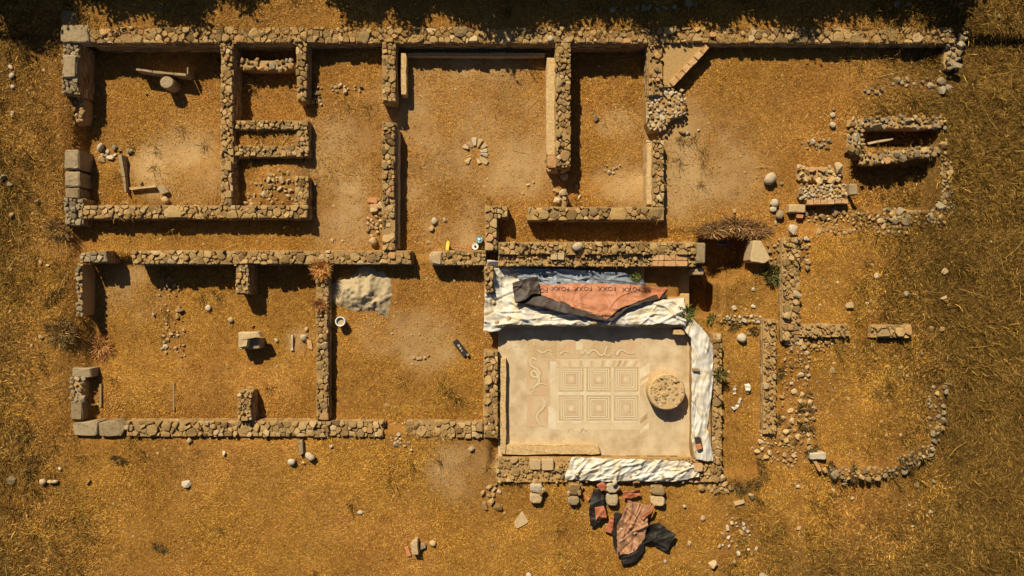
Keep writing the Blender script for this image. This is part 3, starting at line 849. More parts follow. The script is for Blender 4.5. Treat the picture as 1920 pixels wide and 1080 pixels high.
# little slab boxes in the north-west room
r_ = empty('slab_box', P(245, 330, -.15), 'small box of thin upright slabs in the top-left room', 'slab box')
for i, pts in enumerate(([(221, 292), (228, 290), (234, 330), (229, 331)], [(229, 333), (234, 331), (237, 360), (233, 361)], [(242, 351), (292, 347), (293, 351), (243, 356)], [(292, 348), (308, 350), (316, 360), (302, 364)])):
    block('slab', pts, -.3, .12 - .04 * (i > 1), 'grey_stone' if i != 2 else 'tan_stone', r_, .012, 150 + i, .008)
r_ = empty('slab_kerb', P(300, 133, -.25), 'thin row of upright slabs behind the round stone drum', 'slab kerb')
for i, pts in enumerate(([(255, 128), (285, 132), (285, 136), (255, 132)], [(286, 132), (326, 136), (326, 140), (286, 137)], [(327, 136), (349, 138), (349, 142), (327, 141)], [(350, 126), (353, 126), (353, 139), (350, 139)])):
    block('slab', pts, -.4, .18, 'grey_stone', r_, .01, 160 + i, .006)
# thin wooden edging in the lower left room
single('edging_board', 'thin upright edging strip beside the lower left squared blocks', 'edging', rect(186, 720, 190, 762), -.3, .02, 'wood', 'edging strips', .005, 1, .003, True)
single('edging_board', 'thin upright edging strip in the middle of the lower left room', 'edging', rect(324, 718, 327, 770), -.3, .0, 'wood', 'edging strips', .005, 2, .003, True)

# --- round rubble drum on the mosaic
dr = empty('rubble_drum', P(1250, 735, 0), 'round rubble-filled drum standing on the mosaic floor', 'drum')
c0 = P(1251, 735, .58); rr = 34 / S * (1 - .58 / H)
circ = [(c0.x + rr * math.cos(t * math.tau / 28), c0.y + rr * math.sin(t * math.tau / 28)) for t in range(28)]
ring0 = [(c0.x + (x - c0.x) * 1.03, c0.y + (y - c0.y) * 1.03) for x, y in circ]
obj('core', *prism(ring0, -.02, .56, .05), 'plaster', dr)
rg = random.Random(99)
inn = [(c0.x + (x - c0.x) * .95, c0.y + (y - c0.y) * .95) for x, y in circ]
for c in cells(inn, .15, .34, rg):
    obj('stone', *top_stone(c, .45, .58 + rg.gauss(0, .025), rg), 'tan_stone' if rg.random() < .75 else 'stone', dr)
# round stone drum in the north-west room
sd = P(313, 155, .2)
t_ = empty('stone_drum', (sd.x, sd.y, -.25), 'short round column drum in the top-left room', 'drum')
cir = [(sd.x + .25 * math.cos(t * math.tau / 20), sd.y + .23 * math.sin(t * math.tau / 20)) for t in range(20)]
obj('shaft', *prism(cir, -.4, .24, .03), 'grey_stone', t_)
# ring of wedge stones in the courtyard
rc = G(891, 286)
t_ = empty('stone_ring', (rc.x, rc.y, rc.z), 'ring of flat wedge stones set in the courtyard floor', 'stone ring')
rg = random.Random(4)
for i in range(13):
    a0 = i * math.tau / 13 + .04; a1 = (i + 1) * math.tau / 13 - .05
    r0 = .24 + rg.uniform(-.06, .06); r1 = .56 + rg.uniform(-.09, .08)
    if i in (6, 7, 9): continue
    pl = ccw([(rc.x + r * math.cos(a), rc.y + r * math.sin(a) * .95) for r, a in ((r0, a0), (r1, a0), (r1 * 1.04, (a0 + a1) / 2), (r1, a1), (r0, a1))])
    obj('stone', *top_stone(pl, rc.z - .1, rc.z + .055, rg, .01), 'tan_stone' if i % 3 else 'pale_stone', t_)
# worn ring in the sand-heap room
rc = G(786, 650)
t_ = empty('hearth_rim', (rc.x, rc.y, rc.z), 'worn curved rim of a round hearth, nearly buried in straw', 'hearth')
for i in range(5):
    a0 = R(238 + i * 17); a1 = a0 + R(15)
    pl = ccw([(rc.x + r * math.cos(a), rc.y + r * math.sin(a)) for r, a in ((.40, a0), (.50, a0), (.51, (a0 + a1) / 2), (.50, a1), (.40, a1))])
    obj('rim_stone', *top_stone(pl, rc.z - .1, rc.z + .05, rg, .008), 'tan_stone', t_)
# ------------------------------------------------------------------ mosaic floor
mf = empty('mosaic_floor', P(1113, 733, 0), 'pale mosaic floor with framed squares and sea creatures', 'mosaic')
def sheet_px(pts, z, mat, name, parent):
    pl = pxpoly(pts, z)
    return obj(name, [(x, y, z) for x, y in pl], [tuple(range(len(pl)))], mat, parent)
fl = plain('worn_mortar_bed', (0.56, 0.435, 0.265), .85, .15, 1.6, .85, .01, (0.62, 0.54, 0.44))
M['mortar_bed'] = fl
o = obj('mortar_bed', *prism(pxpoly(rect(934, 606, 1296, 858), 0), -.25, 0.0), 'mortar_bed', mf)
RECTS.append(pxpoly(rect(930, 600, 1300, 860), 0))
def ringq(x0, y0, x1, y1, w, z):
    """flat square frame of width w px"""
    o_ = [P(x0, y0, z), P(x1, y0, z), P(x1, y1, z), P(x0, y1, z)]
    i_ = [P(x0 + w, y0 + w, z), P(x1 - w, y0 + w, z), P(x1 - w, y1 - w, z), P(x0 + w, y1 - w, z)]
    return o_ + i_, [(3, 2, 6, 7), (2, 1, 5, 6), (1, 0, 4, 5), (0, 3, 7, 4)]
def flip(fs): return fs
z1 = .004
# figured background panels
for i, (pts, m) in enumerate((
    (rect(990, 640, 1044, 671), 'mos_ochre'), (rect(1045, 640, 1087, 672), 'mos_pink'), (rect(1088, 641, 1147, 673), 'mos_ochre'), (rect(1148, 640, 1200, 672), 'mos_pink'),
    (rect(988, 673, 1028, 741), 'mos_pink'), (rect(988, 743, 1027, 800), 'mos_pink'),
    (rect(1043, 673, 1200, 689), 'mos_cream'), (rect(1032, 690, 1200, 806), 'mos_cream'))):
    sheet_px(pts, z1, m, 'field', mf)
for pts in (rect(1031, 678, 1043, 716), rect(1028, 762, 1042, 805), rect(1080, 641, 1093, 656)):
    sheet_px(pts, z1 + .004, 'mos_white', 'pale_patch', mf)
sheet_px(rect(1030, 672, 1043, 678), z1 + .004, 'mos_pink', 'pale_patch', mf)
# slanting blocks of the upper border
for i in range(15):
    x = 1046 + i * 10.2; sl = (-6 + i * 1.0)
    if i in (3, 7): continue
    sheet_px([(x + sl * .5, 676), (x + 5.5 + sl * .5, 676), (x + 4.5 - sl * .3, 687), (x - 1 - sl * .3, 687)], z1 + .004, ('mos_ochre', 'mos_white', 'mos_pink', 'mos_brown')[i % 4], 'slant_block', mf)
for i, pts in enumerate(([(1200, 692), (1218, 680), (1218, 700), (1200, 712)], [(1202, 716), (1216, 706), (1216, 714), (1200, 724)], [(1200, 786), (1214, 774), (1214, 784), (1200, 794)], [(1200, 806), (1217, 792), (1217, 804), (1200, 814)])):
    sheet_px(pts, z1 + .004, ('mos_white', 'mos_cream', 'mos_brown', 'mos_white')[i], 'slant_block', mf)
for cxm in (1071, 1122.5, 1174):
    for cym, hh in ((711, 20), (765, 21)):
        cp = empty('coffer', P(cxm, cym, z1)); cp.parent = mf; cp.location = P(cxm, cym, z1) - wloc(mf)
        r0 = 23
        specs = ((23, 3.4, 'mos_ochre'), (19.6, 2.0, 'mos_white'), (17.6, 1.6, 'mos_brown'), (16, 2.2, 'mos_white'), (13.8, 2.6, 'mos_ochre'), (11.2, 1.4, 'mos_white'), (9.8, 1.2, 'mos_brown'))
        sy = hh / 20
        for k, (r, w_, m) in enumerate(specs):
            v, f = ringq(cxm - r, cym - r * sy, cxm + r, cym + r * sy, w_, z1 + .004)
            obj('frame', v, f, m, cp)
        sheet_px(rect(cxm - 8.6, cym - 8.6 * sy, cxm + 8.6, cym + 8.6 * sy), z1 + .004, 'mos_pink', 'centre', cp)
        mb = MB()
        for a in range(8):
            t = a * math.tau / 8
            tip = (cxm + 7.2 * math.cos(t), cym + 7.2 * math.sin(t) * sy)
            l = (cxm + 3.4 * math.cos(t + .42), cym + 3.4 * math.sin(t + .42) * sy); r = (cxm + 3.4 * math.cos(t - .42), cym + 3.4 * math.sin(t - .42) * sy)
            q = [P(cxm, cym, z1 + .008), P(*r, z1 + .008), P(*tip, z1 + .008), P(*l, z1 + .008)]
            mb.add(q, [(0, 3, 2, 1)])
        mb.build('rosette', 'mos_white', cp)
for x0, y0, x1, y1, m in ((1096, 690, 1099, 806, 'mos_white'), (1147, 690, 1150, 806, 'mos_white'), (1044, 735, 1197, 741, 'mos_white'), (1044, 789, 1197, 793, 'mos_white')):
    sheet_px(rect(x0, y0, x1, y1), z1 + (.0025 if x1 - x0 < 10 else .0055), m, 'band', mf)
# sea creatures drawn with ribbons of tesserae
def ribbon(pts, w0, w1, mat, name, parent, z):
    vs = []; fs = []
    # catmull-rom
    Q = []
    for i in range(len(pts) - 1):
        p0 = pts[max(i - 1, 0)]; p1 = pts[i]; p2 = pts[i + 1]; p3 = pts[min(i + 2, len(pts) - 1)]
        for s in range(8):
            t = s / 8
            Q.append(tuple(.5 * ((2 * p1[k]) + (-p0[k] + p2[k]) * t + (2 * p0[k] - 5 * p1[k] + 4 * p2[k] - p3[k]) * t * t + (-p0[k] + 3 * p1[k] - 3 * p2[k] + p3[k]) * t ** 3) for k in (0, 1)))
    Q.append(pts[-1])
    n = len(Q)
    for i, (x, y) in enumerate(Q):
        a = Q[max(i - 1, 0)]; b_ = Q[min(i + 1, n - 1)]
        dx, dy = b_[0] - a[0], b_[1] - a[1]; L = math.hypot(dx, dy) or 1
        f = i / (n - 1); w_ = (w0 * (1 - f) + w1 * f) / 2 * min(1, 6 * (1 - f) + .25)
        vs += [P(x - dy / L * w_, y + dx / L * w_, z + i * .00003), P(x + dy / L * w_, y - dx / L * w_, z + i * .00003)]
    for i in range(n - 1): fs.append((2 * i, 2 * i + 1, 2 * i + 3, 2 * i + 2))
    return obj(name, vs, fs, mat, parent)
CK = [0]
def creature(pts, w0, w1, name='sea_creature'):
    CK[0] += 1; dz = CK[0] * .0004
    e = ribbon(pts, w0 * 2.0, w1 * 2.0, 'mos_brown', name, mf, z1 + .003 + dz)
    ribbon(pts, w0 * 1.15, w1 * 1.15, 'mos_cream', 'highlight', e, z1 + .010 + dz)
    return e
creature([(1006, 675), (999, 671), (994, 678), (997, 686), (1007, 692), (1012, 700), (1008, 706), (999, 706), (996, 699), (1001, 695), (1006, 699), (1010, 708), (1010, 716), (1006, 722), (998, 727), (992, 730)], 3.2, 4.2)
creature([(1010, 720), (1018, 719), (1024, 722)], 2.6, 1.6); creature([(1002, 724), (1001, 732), (997, 738)], 2.6, 1.4)
creature([(1017, 748), (1021, 756), (1017, 766), (1009, 774), (1006, 784), (1010, 792), (1017, 799)], 4.6, 2.4)
creature([(1012, 758), (1019, 762), (1026, 760)], 2.0, 1.2)
creature([(1008, 656), (1018, 661), (1028, 656), (1036, 660)], 3.4, 1.6); creature([(999, 641), (1003, 647), (1000, 650)], 2.0, 1.4)
creature([(1050, 663), (1060, 658), (1068, 662)], 3.6, 1.6); creature([(1088, 657), (1092, 663), (1098, 656), (1103, 663), (1110, 656), (1118, 658), (1126, 666), (1134, 662), (1137, 650), (1142, 653)], 3.4, 2.6)
creature([(1134, 664), (1140, 668), (1147, 664)], 2.2, 1.2)
creature([(1156, 666), (1160, 658), (1168, 656), (1178, 662), (1192, 663)], 5.4, 1.2)
# star flower at the corner
mb = MB()
for a in range(12):
    t = a * math.tau / 12; L_ = 13 + 3 * (a % 2)
    q = [P(968, 651, z1), P(968 + 6 * math.cos(t - .2), 651 + 6 * math.sin(t - .2), z1), P(968 + L_ * math.cos(t), 651 + L_ * math.sin(t), z1), P(968 + 6 * math.cos(t + .2), 651 + 6 * math.sin(t + .2), z1)]
    mb.add(q, [(0, 3, 2, 1)])
mb.build('star_flower', 'mos_white', mf)
for i in range(4):
    ribbon([(1052 + i * 12, 808 + (i % 2) * 4), (1058 + i * 12, 804), (1064 + i * 12, 810)], 3, 2, ('mos_white', 'mos_brown')[i % 2], 'scroll', mf, z1)

# ------------------------------------------------------------------ sand heap
sc = G(684, 546)
gxs = np.linspace(-1.55, 1.55, 90); gys = np.linspace(-1.15, 1.15, 68)
XX, YY = np.meshgrid(gxs, gys)
ang = np.arctan2(YY, XX)
rad = np.hypot(XX / 1.40, YY / .98) * (1 + .16 * np.sin(3 * ang + .8) + .09 * np.sin(5 * ang + 2))
hgt = .22 * np.clip(1 - rad, 0, 1) ** .75 + (1 - np.abs(2 * fbm(XX * 2.0 + 3, YY * 2.0, 77, 3) - 1)) ** 1.6 * .30 * np.clip(1.25 * (1 - rad), 0, 1) ** .7 + .05 * (fbm(XX * 7, YY * 7, 71, 3) - .5)
base = gz(XX + sc.x, YY + sc.y)
ZZ = np.where(rad < 1, base + hgt - .12, base - .15)
hv = [(XX[j, i] + sc.x, YY[j, i] + sc.y, ZZ[j, i]) for j in range(68) for i in range(90)]
hf = [(j * 90 + i, j * 90 + i + 1, (j + 1) * 90 + i + 1, (j + 1) * 90 + i) for j in range(67) for i in range(89) if rad[j:j + 2, i:i + 2].min() < 1.08]
tag(obj('sand_heap', hv, hf, 'sand', None, True), 'heap of pale sand dumped in the corner of the lower middle room', 'sand heap')
RECTS.append([(sc.x + 1.2 * math.cos(t * .5) , sc.y + .85 * math.sin(t * .5)) for t in range(12)])

# ------------------------------------------------------------------ tarpaulins
def poly_at(pl, u):
    d = [0]
    for a, b_ in zip(pl, pl[1:]): d.append(d[-1] + math.hypot(b_[0] - a[0], b_[1] - a[1]))
    t = u * d[-1]
    for i in range(len(pl) - 1):
        if t <= d[i + 1] + 1e-9:
            f = (t - d[i]) / max(d[i + 1] - d[i], 1e-9)
            return (pl[i][0] + (pl[i + 1][0] - pl[i][0]) * f, pl[i][1] + (pl[i + 1][1] - pl[i][1]) * f)
    return pl[-1]

def ridged(x, y, seed):
    n = fbm(x + 1.4 * fbm(x * .7, y * .7, seed + 9, 2), y + 1.4 * fbm(x * .7 + 9, y * .7, seed + 5, 2), seed, 3)
    return (1 - np.abs(2 * n - 1)) ** 3.0

def folds(u, v, seed, ang, dens=7.0, spread=.5):
    """scattered sharp-edged creases, each with its own length, height and direction"""
    rg = np.random.default_rng(seed + 900)
    u0, u1, v0, v1 = u.min(), u.max(), v.min(), v.max()
    n = max(6, int((u1 - u0) * (v1 - v0) * dens))
    out = np.zeros_like(u)
    for _ in range(n):
        cu, cv = rg.uniform(u0, u1), rg.uniform(v0, v1)
        a = ang + rg.normal(0, spread)
        l = rg.uniform(.15, .75); w_ = rg.uniform(.022, .085); h = rg.uniform(.25, 1.0) * w_ * 9 * rg.choice([1, 1, -.6])
        ca_, sa_ = math.cos(a), math.sin(a)
        s_ = (u - cu) * ca_ + (v - cv) * sa_
        d = -(u - cu) * sa_ + (v - cv) * ca_ + .25 * rg.normal() * s_ * s_
        out += h * np.clip(1 - np.abs(d) / w_, 0, 1) * np.clip(1 - np.abs(s_) / l, 0, 1) ** .6
    return out

def crumple(x, y, seed):
    """sharp-creased facets: distance to the nearest of scattered points"""
    ix = np.floor(x).astype(np.int64); iy = np.floor(y).astype(np.int64)
    d = np.full(x.shape, 9.0)
    for a in (-1, 0, 1):
        for b_ in (-1, 0, 1):
            cx = ix + a + hash2(ix + a, iy + b_, seed + 100); cy = iy + b_ + hash2(ix + a, iy + b_, seed + 200)
            d = np.minimum(d, np.hypot(x - cx, y - cy) + .35 * hash2(ix + a, iy + b_, seed + 300))
    return np.clip(d, 0, 1.2)

def tarp(name, A, B, zf, nu, nv, mat, parent=None, amp=.06, fold=(1.2, 3.0), ang=0.0, seed=0, thick=.006, edge_wob=1.5, drop=0.0, fang=0.0, fdens=7.0, fspread=.5):
    """cloth between edge A and edge B (px), support height zf(px,py), ridged creases"""
    vs = []
    ca_, sa_ = math.cos(ang), math.sin(ang)
    PX = np.zeros((nv + 1, nu + 1)); PY = PX.copy(); ZS = PX.copy()
    for i in range(nu + 1):
        a = poly_at(A, i / nu); b_ = poly_at(B, i / nu)
        for j in range(nv + 1):
            f = j / nv
            PX[j, i] = a[0] + (b_[0] - a[0]) * f; PY[j, i] = a[1] + (b_[1] - a[1]) * f
    ex = (fbm(PX * .09, PY * .09, seed + 3, 3) - .5) * 2 * edge_wob; ey = (fbm(PX * .09 + 50, PY * .09, seed + 4, 3) - .5) * 2 * edge_wob
    PX += ex; PY += ey
    for j in range(nv + 1):
        for i in range(nu + 1): ZS[j, i] = zf(PX[j, i], PY[j, i])
    u = (PX * ca_ + PY * sa_) / S; v = (-PX * sa_ + PY * ca_) / S
    w_ = (folds(PX / S, -PY / S, seed, -fang, fdens, fspread) * 1.0 + crumple(u * fold[0] * 1.3, v * fold[1] * 1.3, seed) * .8 + crumple(u * 3.4, v * 3.4, seed + 1) * .30 - .6) * amp
    ZZ = ZS + w_
    for j in range(nv + 1):
        for i in range(nu + 1):
            e = 0
            if drop and (j == nv): e = drop
            vs.append(P(PX[j, i], PY[j, i], ZZ[j, i] - e))
    W_ = nu + 1
    fs = [(j * W_ + i, (j + 1) * W_ + i, (j + 1) * W_ + i + 1, j * W_ + i + 1) for j in range(nv) for i in range(nu)]
    o = obj(name, vs, fs, mat, parent, True)
    md = o.modifiers.new('thickness', 'SOLIDIFY'); md.thickness = thick; md.offset = -1
    return o, (lambda px, py: zf(px, py))

def lerp_tab(tab, v):
    if v <= tab[0][0]: return tab[0][1]
    for (a, za), (b_, zb) in zip(tab, tab[1:]):
        if v <= b_: return za + (zb - za) * (v - a) / (b_ - a)
    return tab[-1][1]
YT = [(483, .40), (500, .12), (528, .12), (545, .22), (575, .42), (598, .52), (608, .54), (614, .46)]
def z_bank(px, py):
    m_ = lerp_tab(YT, py)
    k = min(max((942 - px) / 30, 0), 1)          # over the wall stub on the left
    e = float(sstep(1200, 1222, px)) * (1 - float(sstep(548, 566, py)))
    m_ = m_ * (1 - e) - .35 * e
    return m_ * (1 - k) + .54 * k
# the earth bank that carries the tarps
bk = []
bf = []
bx = list(range(912, 1293, 10)); by = list(range(500, 615, 6))
for y in by:
    for x in bx: bk.append(P(x, y, z_bank(x, y) - .05))
for x in bx: bk.append(P(x, 614, -.2))
nb_ = len(bx)
for j in range(len(by)):
    for i in range(nb_ - 1): bf.append((j * nb_ + i, (j + 1) * nb_ + i, (j + 1) * nb_ + i + 1, j * nb_ + i + 1))
tag(obj('earth_bank', bk, bf, 'earth', None), kind='structure')
RECTS.append(pxpoly(rect(905, 480, 1296, 616), .3))

wt, _ = tarp('white_tarp', [(913, 487), (945, 490), (985, 500), (1020, 512), (1080, 528), (1160, 545), (1210, 560), (1250, 562), (1283, 556)],
             [(906, 620), (934, 622), (948, 608), (1000, 609), (1060, 611), (1120, 609), (1180, 612), (1240, 607), (1288, 611)], lambda x, y: z_bank(x, y) + .01, 230, 80, 'white_tarp',
             amp=.17, fold=(.75, 2.4), ang=-.25, seed=5, drop=.0, edge_wob=2.5, fang=.12, fdens=15, fspread=.55)
tag(wt, 'large crumpled white tarp over the bank at the top of the mosaic room', 'tarp')
st, _ = tarp('blue_grey_tarp', [(958, 498), (1000, 503), (1060, 505), (1120, 506), (1170, 512), (1205, 524)], [(975, 525), (1020, 536), (1080, 537), (1120, 536), (1180, 538), (1212, 536)],
             lambda x, y: z_bank(x, y) + .12, 150, 40, 'slate_tarp', amp=.17, fold=(.5, 3.6), ang=.12, seed=12, fang=.1, fdens=12, fspread=.35)
tag(st, 'blue-grey plastic sheet lying in the shade below the wide broken wall', 'tarp')
# salmon tarp with lettering
sr = empty('lettered_tarp', P(1120, 565, .3), 'salmon tarp with black underside and black lettering, on the white tarp', 'tarp')
zs = lambda x, y: z_bank(x, y) + .27
A = [(1008, 532), (1040, 534), (1076, 530), (1120, 531), (1190, 534), (1222, 538), (1250, 543)]
B = [(1012, 553), (1040, 562), (1075, 577), (1108, 588), (1140, 600), (1163, 578), (1205, 562), (1250, 545)]
so, _ = tarp('sheet', A, [(1012, 553), (1040, 562), (1075, 577), (1108, 588), (1138, 600), (1150, 590), (1163, 578), (1205, 562), (1250, 545)], zs, 170, 50, 'salmon_tarp', sr, amp=.10, fold=(.8, 2.2), ang=.35, seed=21, fang=.35, fdens=12, fspread=.7)
tarp('black_edge', [(985, 553), (1012, 551), (1040, 560), (1075, 575), (1108, 586), (1139, 599)], [(966, 567), (1005, 574), (1040, 584), (1075, 590), (1108, 597), (1140, 603)], lambda x, y: zs(x, y) + .012, 70, 8, 'charcoal_tarp', sr, amp=.06, fold=(1, 2), ang=.3, seed=22)
tarp('black_edge', [(1140, 602), (1152, 589), (1164, 577), (1206, 562), (1244, 548)], [(1147, 604), (1160, 592), (1178, 578), (1214, 566), (1252, 556)], lambda x, y: zs(x, y) - .05, 50, 6, 'charcoal_tarp', sr, amp=.06, fold=(1, 2), ang=-.4, seed=23)
tarp('folded_flap', [(960, 530), (980, 525), (990, 521), (1008, 519)], [(966, 568), (985, 562), (1000, 551), (1014, 551)], lambda x, y: z_bank(x, y) + .42, 40, 30, 'charcoal_tarp', sr, amp=.13, fold=(1.8, 1.2), ang=.9, seed=24)
tarp('red_corner', [(1232, 552), (1246, 538)], [(1236, 560), (1251, 541)], lambda x, y: zs(x, y) + .05, 8, 6, 'red_tarp', sr, amp=.06, seed=25)
# lettering: printed upside down along the upper edge
from mathutils.bvhtree import BVHTree
so_m = so.data
so_v = [v.co + wloc(so) for v in so_m.vertices]
bvh = BVHTree.FromPolygons(so_v, [tuple(p_.vertices) for p_ in so_m.polygons])
def lettering(word, px, py, hpx, rot, mat, squash=1.0):
    cu = bpy.data.curves.new('lettering', 'FONT'); cu.body = word; cu.size = 1.0; cu.align_x = 'CENTER'; cu.align_y = 'CENTER'; cu.resolution_u = 3
    to = bpy.data.objects.new('lettering_tmp', cu); col.objects.link(to)
    bpy.context.view_layer.update()
    me_ = bpy.data.meshes.new_from_object(to.evaluated_get(bpy.context.evaluated_depsgraph_get()))
    bpy.data.objects.remove(to); bpy.data.curves.remove(cu)
    bm = bmesh.new(); bm.from_mesh(me_)
    bmesh.ops.triangulate(bm, faces=bm.faces)
    bmesh.ops.subdivide_edges(bm, edges=[e for e in bm.edges if e.calc_length() > .12], cuts=2)
    vs = []; k = hpx / .72
    for v in bm.verts:
        x = v.co.x * k * squash; y = v.co.y * k
        qx = px + x * math.cos(rot) - (-y) * math.sin(rot) * -1 * -1; qy = py
        X_ = x * math.cos(rot) - y * math.sin(rot); Y_ = x * math.sin(rot) + y * math.cos(rot)
        qx = px + X_; qy = py - Y_
        g = P(qx, qy, .3)
        h = bvh.ray_cast(Vector((g.x, g.y, 5)), Vector((0, 0, -1)))
        z_ = h[0].z if h[0] is not None else zs(qx, qy)
        vs.append((g.x, g.y, z_ + .022))
    fs = [tuple(v.index for v in f.verts) for f in bm.faces]
    bm.free()
    return obj('lettering', vs, fs, mat, sr)
for i, (x, y, w_) in enumerate(((1019, 544, 'FO'), (1050, 541, 'FOXX'), (1092, 541, 'FOXX'), (1137, 541, 'FOXX'), (1182, 542, 'FOXX'), (1216, 544, 'XX'))):
    lettering(w_, x, y, 8.0, math.pi + R((2, -2, 1, 0, 2, -4)[i]), 'letter', 1.15)
lettering('DEXX', 1128, 588, 5.6, math.pi + R(2), 'letter_faint', 1.2)
# white tarp hanging over the right wall
zr = lambda x, y: .50 - .06 * max(0, min(1, (1300 - x) / 12)) - .10 * max(0, min(1, (x - 1328) / 10))
et, _ = tarp('white_tarp', [(1262, 592), (1278, 612), (1296, 634), (1297, 700), (1296, 780), (1297, 830), (1305, 862)], [(1272, 578), (1300, 598), (1326, 626), (1337, 652), (1337, 722), (1330, 772), (1326, 802), (1334, 832), (1337, 866)],
             zr, 180, 40, 'white_tarp', amp=.13, fold=(2.6, .7), ang=.1, seed=31, edge_wob=2.0, fang=1.5, fdens=15, fspread=.3)
tag(et, 'long strip of white tarp hanging over the right wall of the mosaic room', 'tarp')
RECTS.append(pxpoly(rect(1296, 625, 1338, 866), .5))
wt2, _ = tarp('white_tarp', [(1072, 858), (1150, 860), (1230, 862), (1288, 866), (1312, 880)], [(1058, 899), (1090, 900), (1150, 903), (1200, 902), (1260, 904), (1311, 893)], lambda x, y: .46 - .06 * max(0, (y - 890) / 12), 190, 46, 'white_tarp',
              amp=.17, fold=(1.0, 2.6), ang=-.6, seed=41, edge_wob=2.5, fang=-.55, fdens=20, fspread=.4)
tag(wt2, 'wrinkled strip of white tarp lying along the bottom wall of the mosaic room', 'tarp')
# carrier under the right tarp
single('wall_stub', 'small square stone block at the upper right corner of the mosaic floor', 'block', rect(1264, 618, 1284, 628), -.1, .42, 'plaster', None, .03, 4)
block('capping', rect(1298, 636, 1334, 862), -.2, .42, 'mortar', bpy.data.objects['earth_bank'], .06, 5)
# brown tarp heap
bt = empty('brown_tarp', P(1185, 985, .2), 'crumpled brown tarp with black underside dumped below the mosaic room', 'tarp')
zg = lambda x, y: .30
tarp('brown_sheet', [(1178, 938), (1168, 965), (1158, 985), (1156, 1010), (1158, 1042)], [(1222, 948), (1214, 970), (1216, 985), (1206, 1012), (1192, 1036)], lambda x, y: .36, 80, 60, 'brown_tarp', bt, amp=.26, fold=(1.0, 2.4), ang=1.1, seed=51, edge_wob=3, fang=-1.0, fdens=14, fspread=.6)
tarp('black_sheet', [(1200, 1030), (1212, 1000), (1218, 985), (1238, 980), (1252, 992)], [(1206, 1022), (1220, 1015), (1240, 1030), (1252, 1033), (1266, 1002)], lambda x, y: .34, 36, 26, 'black_tarp', bt, amp=.24, fold=(1.3, 1.6), ang=.5, seed=52, edge_wob=3)
tarp('black_sheet', [(1164, 1046), (1180, 1038), (1206, 1012)], [(1166, 1060), (1192, 1054), (1208, 1032)], lambda x, y: .30, 30, 14, 'black_tarp', bt, amp=.14, fold=(1.3, 1.6), ang=.5, seed=53, edge_wob=2)
tarp('black_sheet', [(1152, 960), (1146, 990), (1150, 1020), (1157, 1042)], [(1168, 962), (1160, 988), (1160, 1012), (1163, 1046)], lambda x, y: .28, 30, 10, 'black_tarp', bt, amp=.1, fold=(1.3, 1.6), ang=.5, seed=54, edge_wob=2)
tarp('red_sheet', [(1167, 922), (1185, 922), (1200, 917)], [(1168, 934), (1182, 936), (1202, 928)], lambda x, y: .40, 20, 10, 'red_tarp', bt, amp=.14, fold=(2, 2), seed=55)
tarp('red_sheet', [(1146, 966), (1138, 985), (1132, 995)], [(1151, 968), (1150, 990), (1146, 1000)], lambda x, y: .32, 16, 8, 'red_tarp', bt, amp=.1, fold=(2, 2), seed=56)
tarp('red_sheet', [(1200, 970), (1216, 958), (1224, 946)], [(1206, 974), (1222, 962), (1228, 948)], lambda x, y: .52, 16, 8, 'red_tarp', bt, amp=.1, fold=(2, 2), seed=57)
bs = empty('black_scrap', P(1120, 960, .2), 'black plastic scrap with red patches left of the brown tarp', 'tarp')
tarp('black_sheet', [(1112, 916), (1106, 940), (1105, 965), (1107, 985), (1112, 988)], [(1132, 918), (1134, 945), (1136, 960), (1130, 975), (1114, 988)], lambda x, y: .36, 46, 26, 'black_tarp', bs, amp=.16, fold=(1.6, 2.2), ang=.4, seed=61, edge_wob=2)
tarp('red_patch', [(1116, 952), (1132, 948), (1138, 968)], [(1117, 977), (1122, 970), (1137, 972)], lambda x, y: .46, 16, 10, 'red_tarp', bs, amp=.08, fold=(2, 2), seed=62)
tarp('red_patch', [(1119, 910), (1130, 902)], [(1128, 922), (1138, 912)], lambda x, y: .52, 10, 8, 'red_tarp', bs, amp=.05, fold=(2, 2), seed=63)
# ------------------------------------------------------------------ loose rocks, one by one
def rock(px, py, s, label, mat='stone', kind='round', flat=.65, asp=1.0, rot=None, z=None, name='rock', cat='rock', group=None, sink=.3):
    """s: length in px"""
    r = s / S / 2
    g = G(px, py) if z is None else P(px, py, z)
    rg = random.Random(int(px * 13 + py * 7))
    me_ = rock_mesh(kind, rg.randrange(9), mat)
    o = link(name, me_, (g.x, g.y, g.z + r * flat * (1 - sink)), None, (rg.uniform(-.15, .15), rg.uniform(-.15, .15), rg.uniform(0, 6.3) if rot is None else rot), (r, r * rg.uniform(.62, .95), r * flat * rg.uniform(.75, 1)))
    return tag(o, label, cat, group)

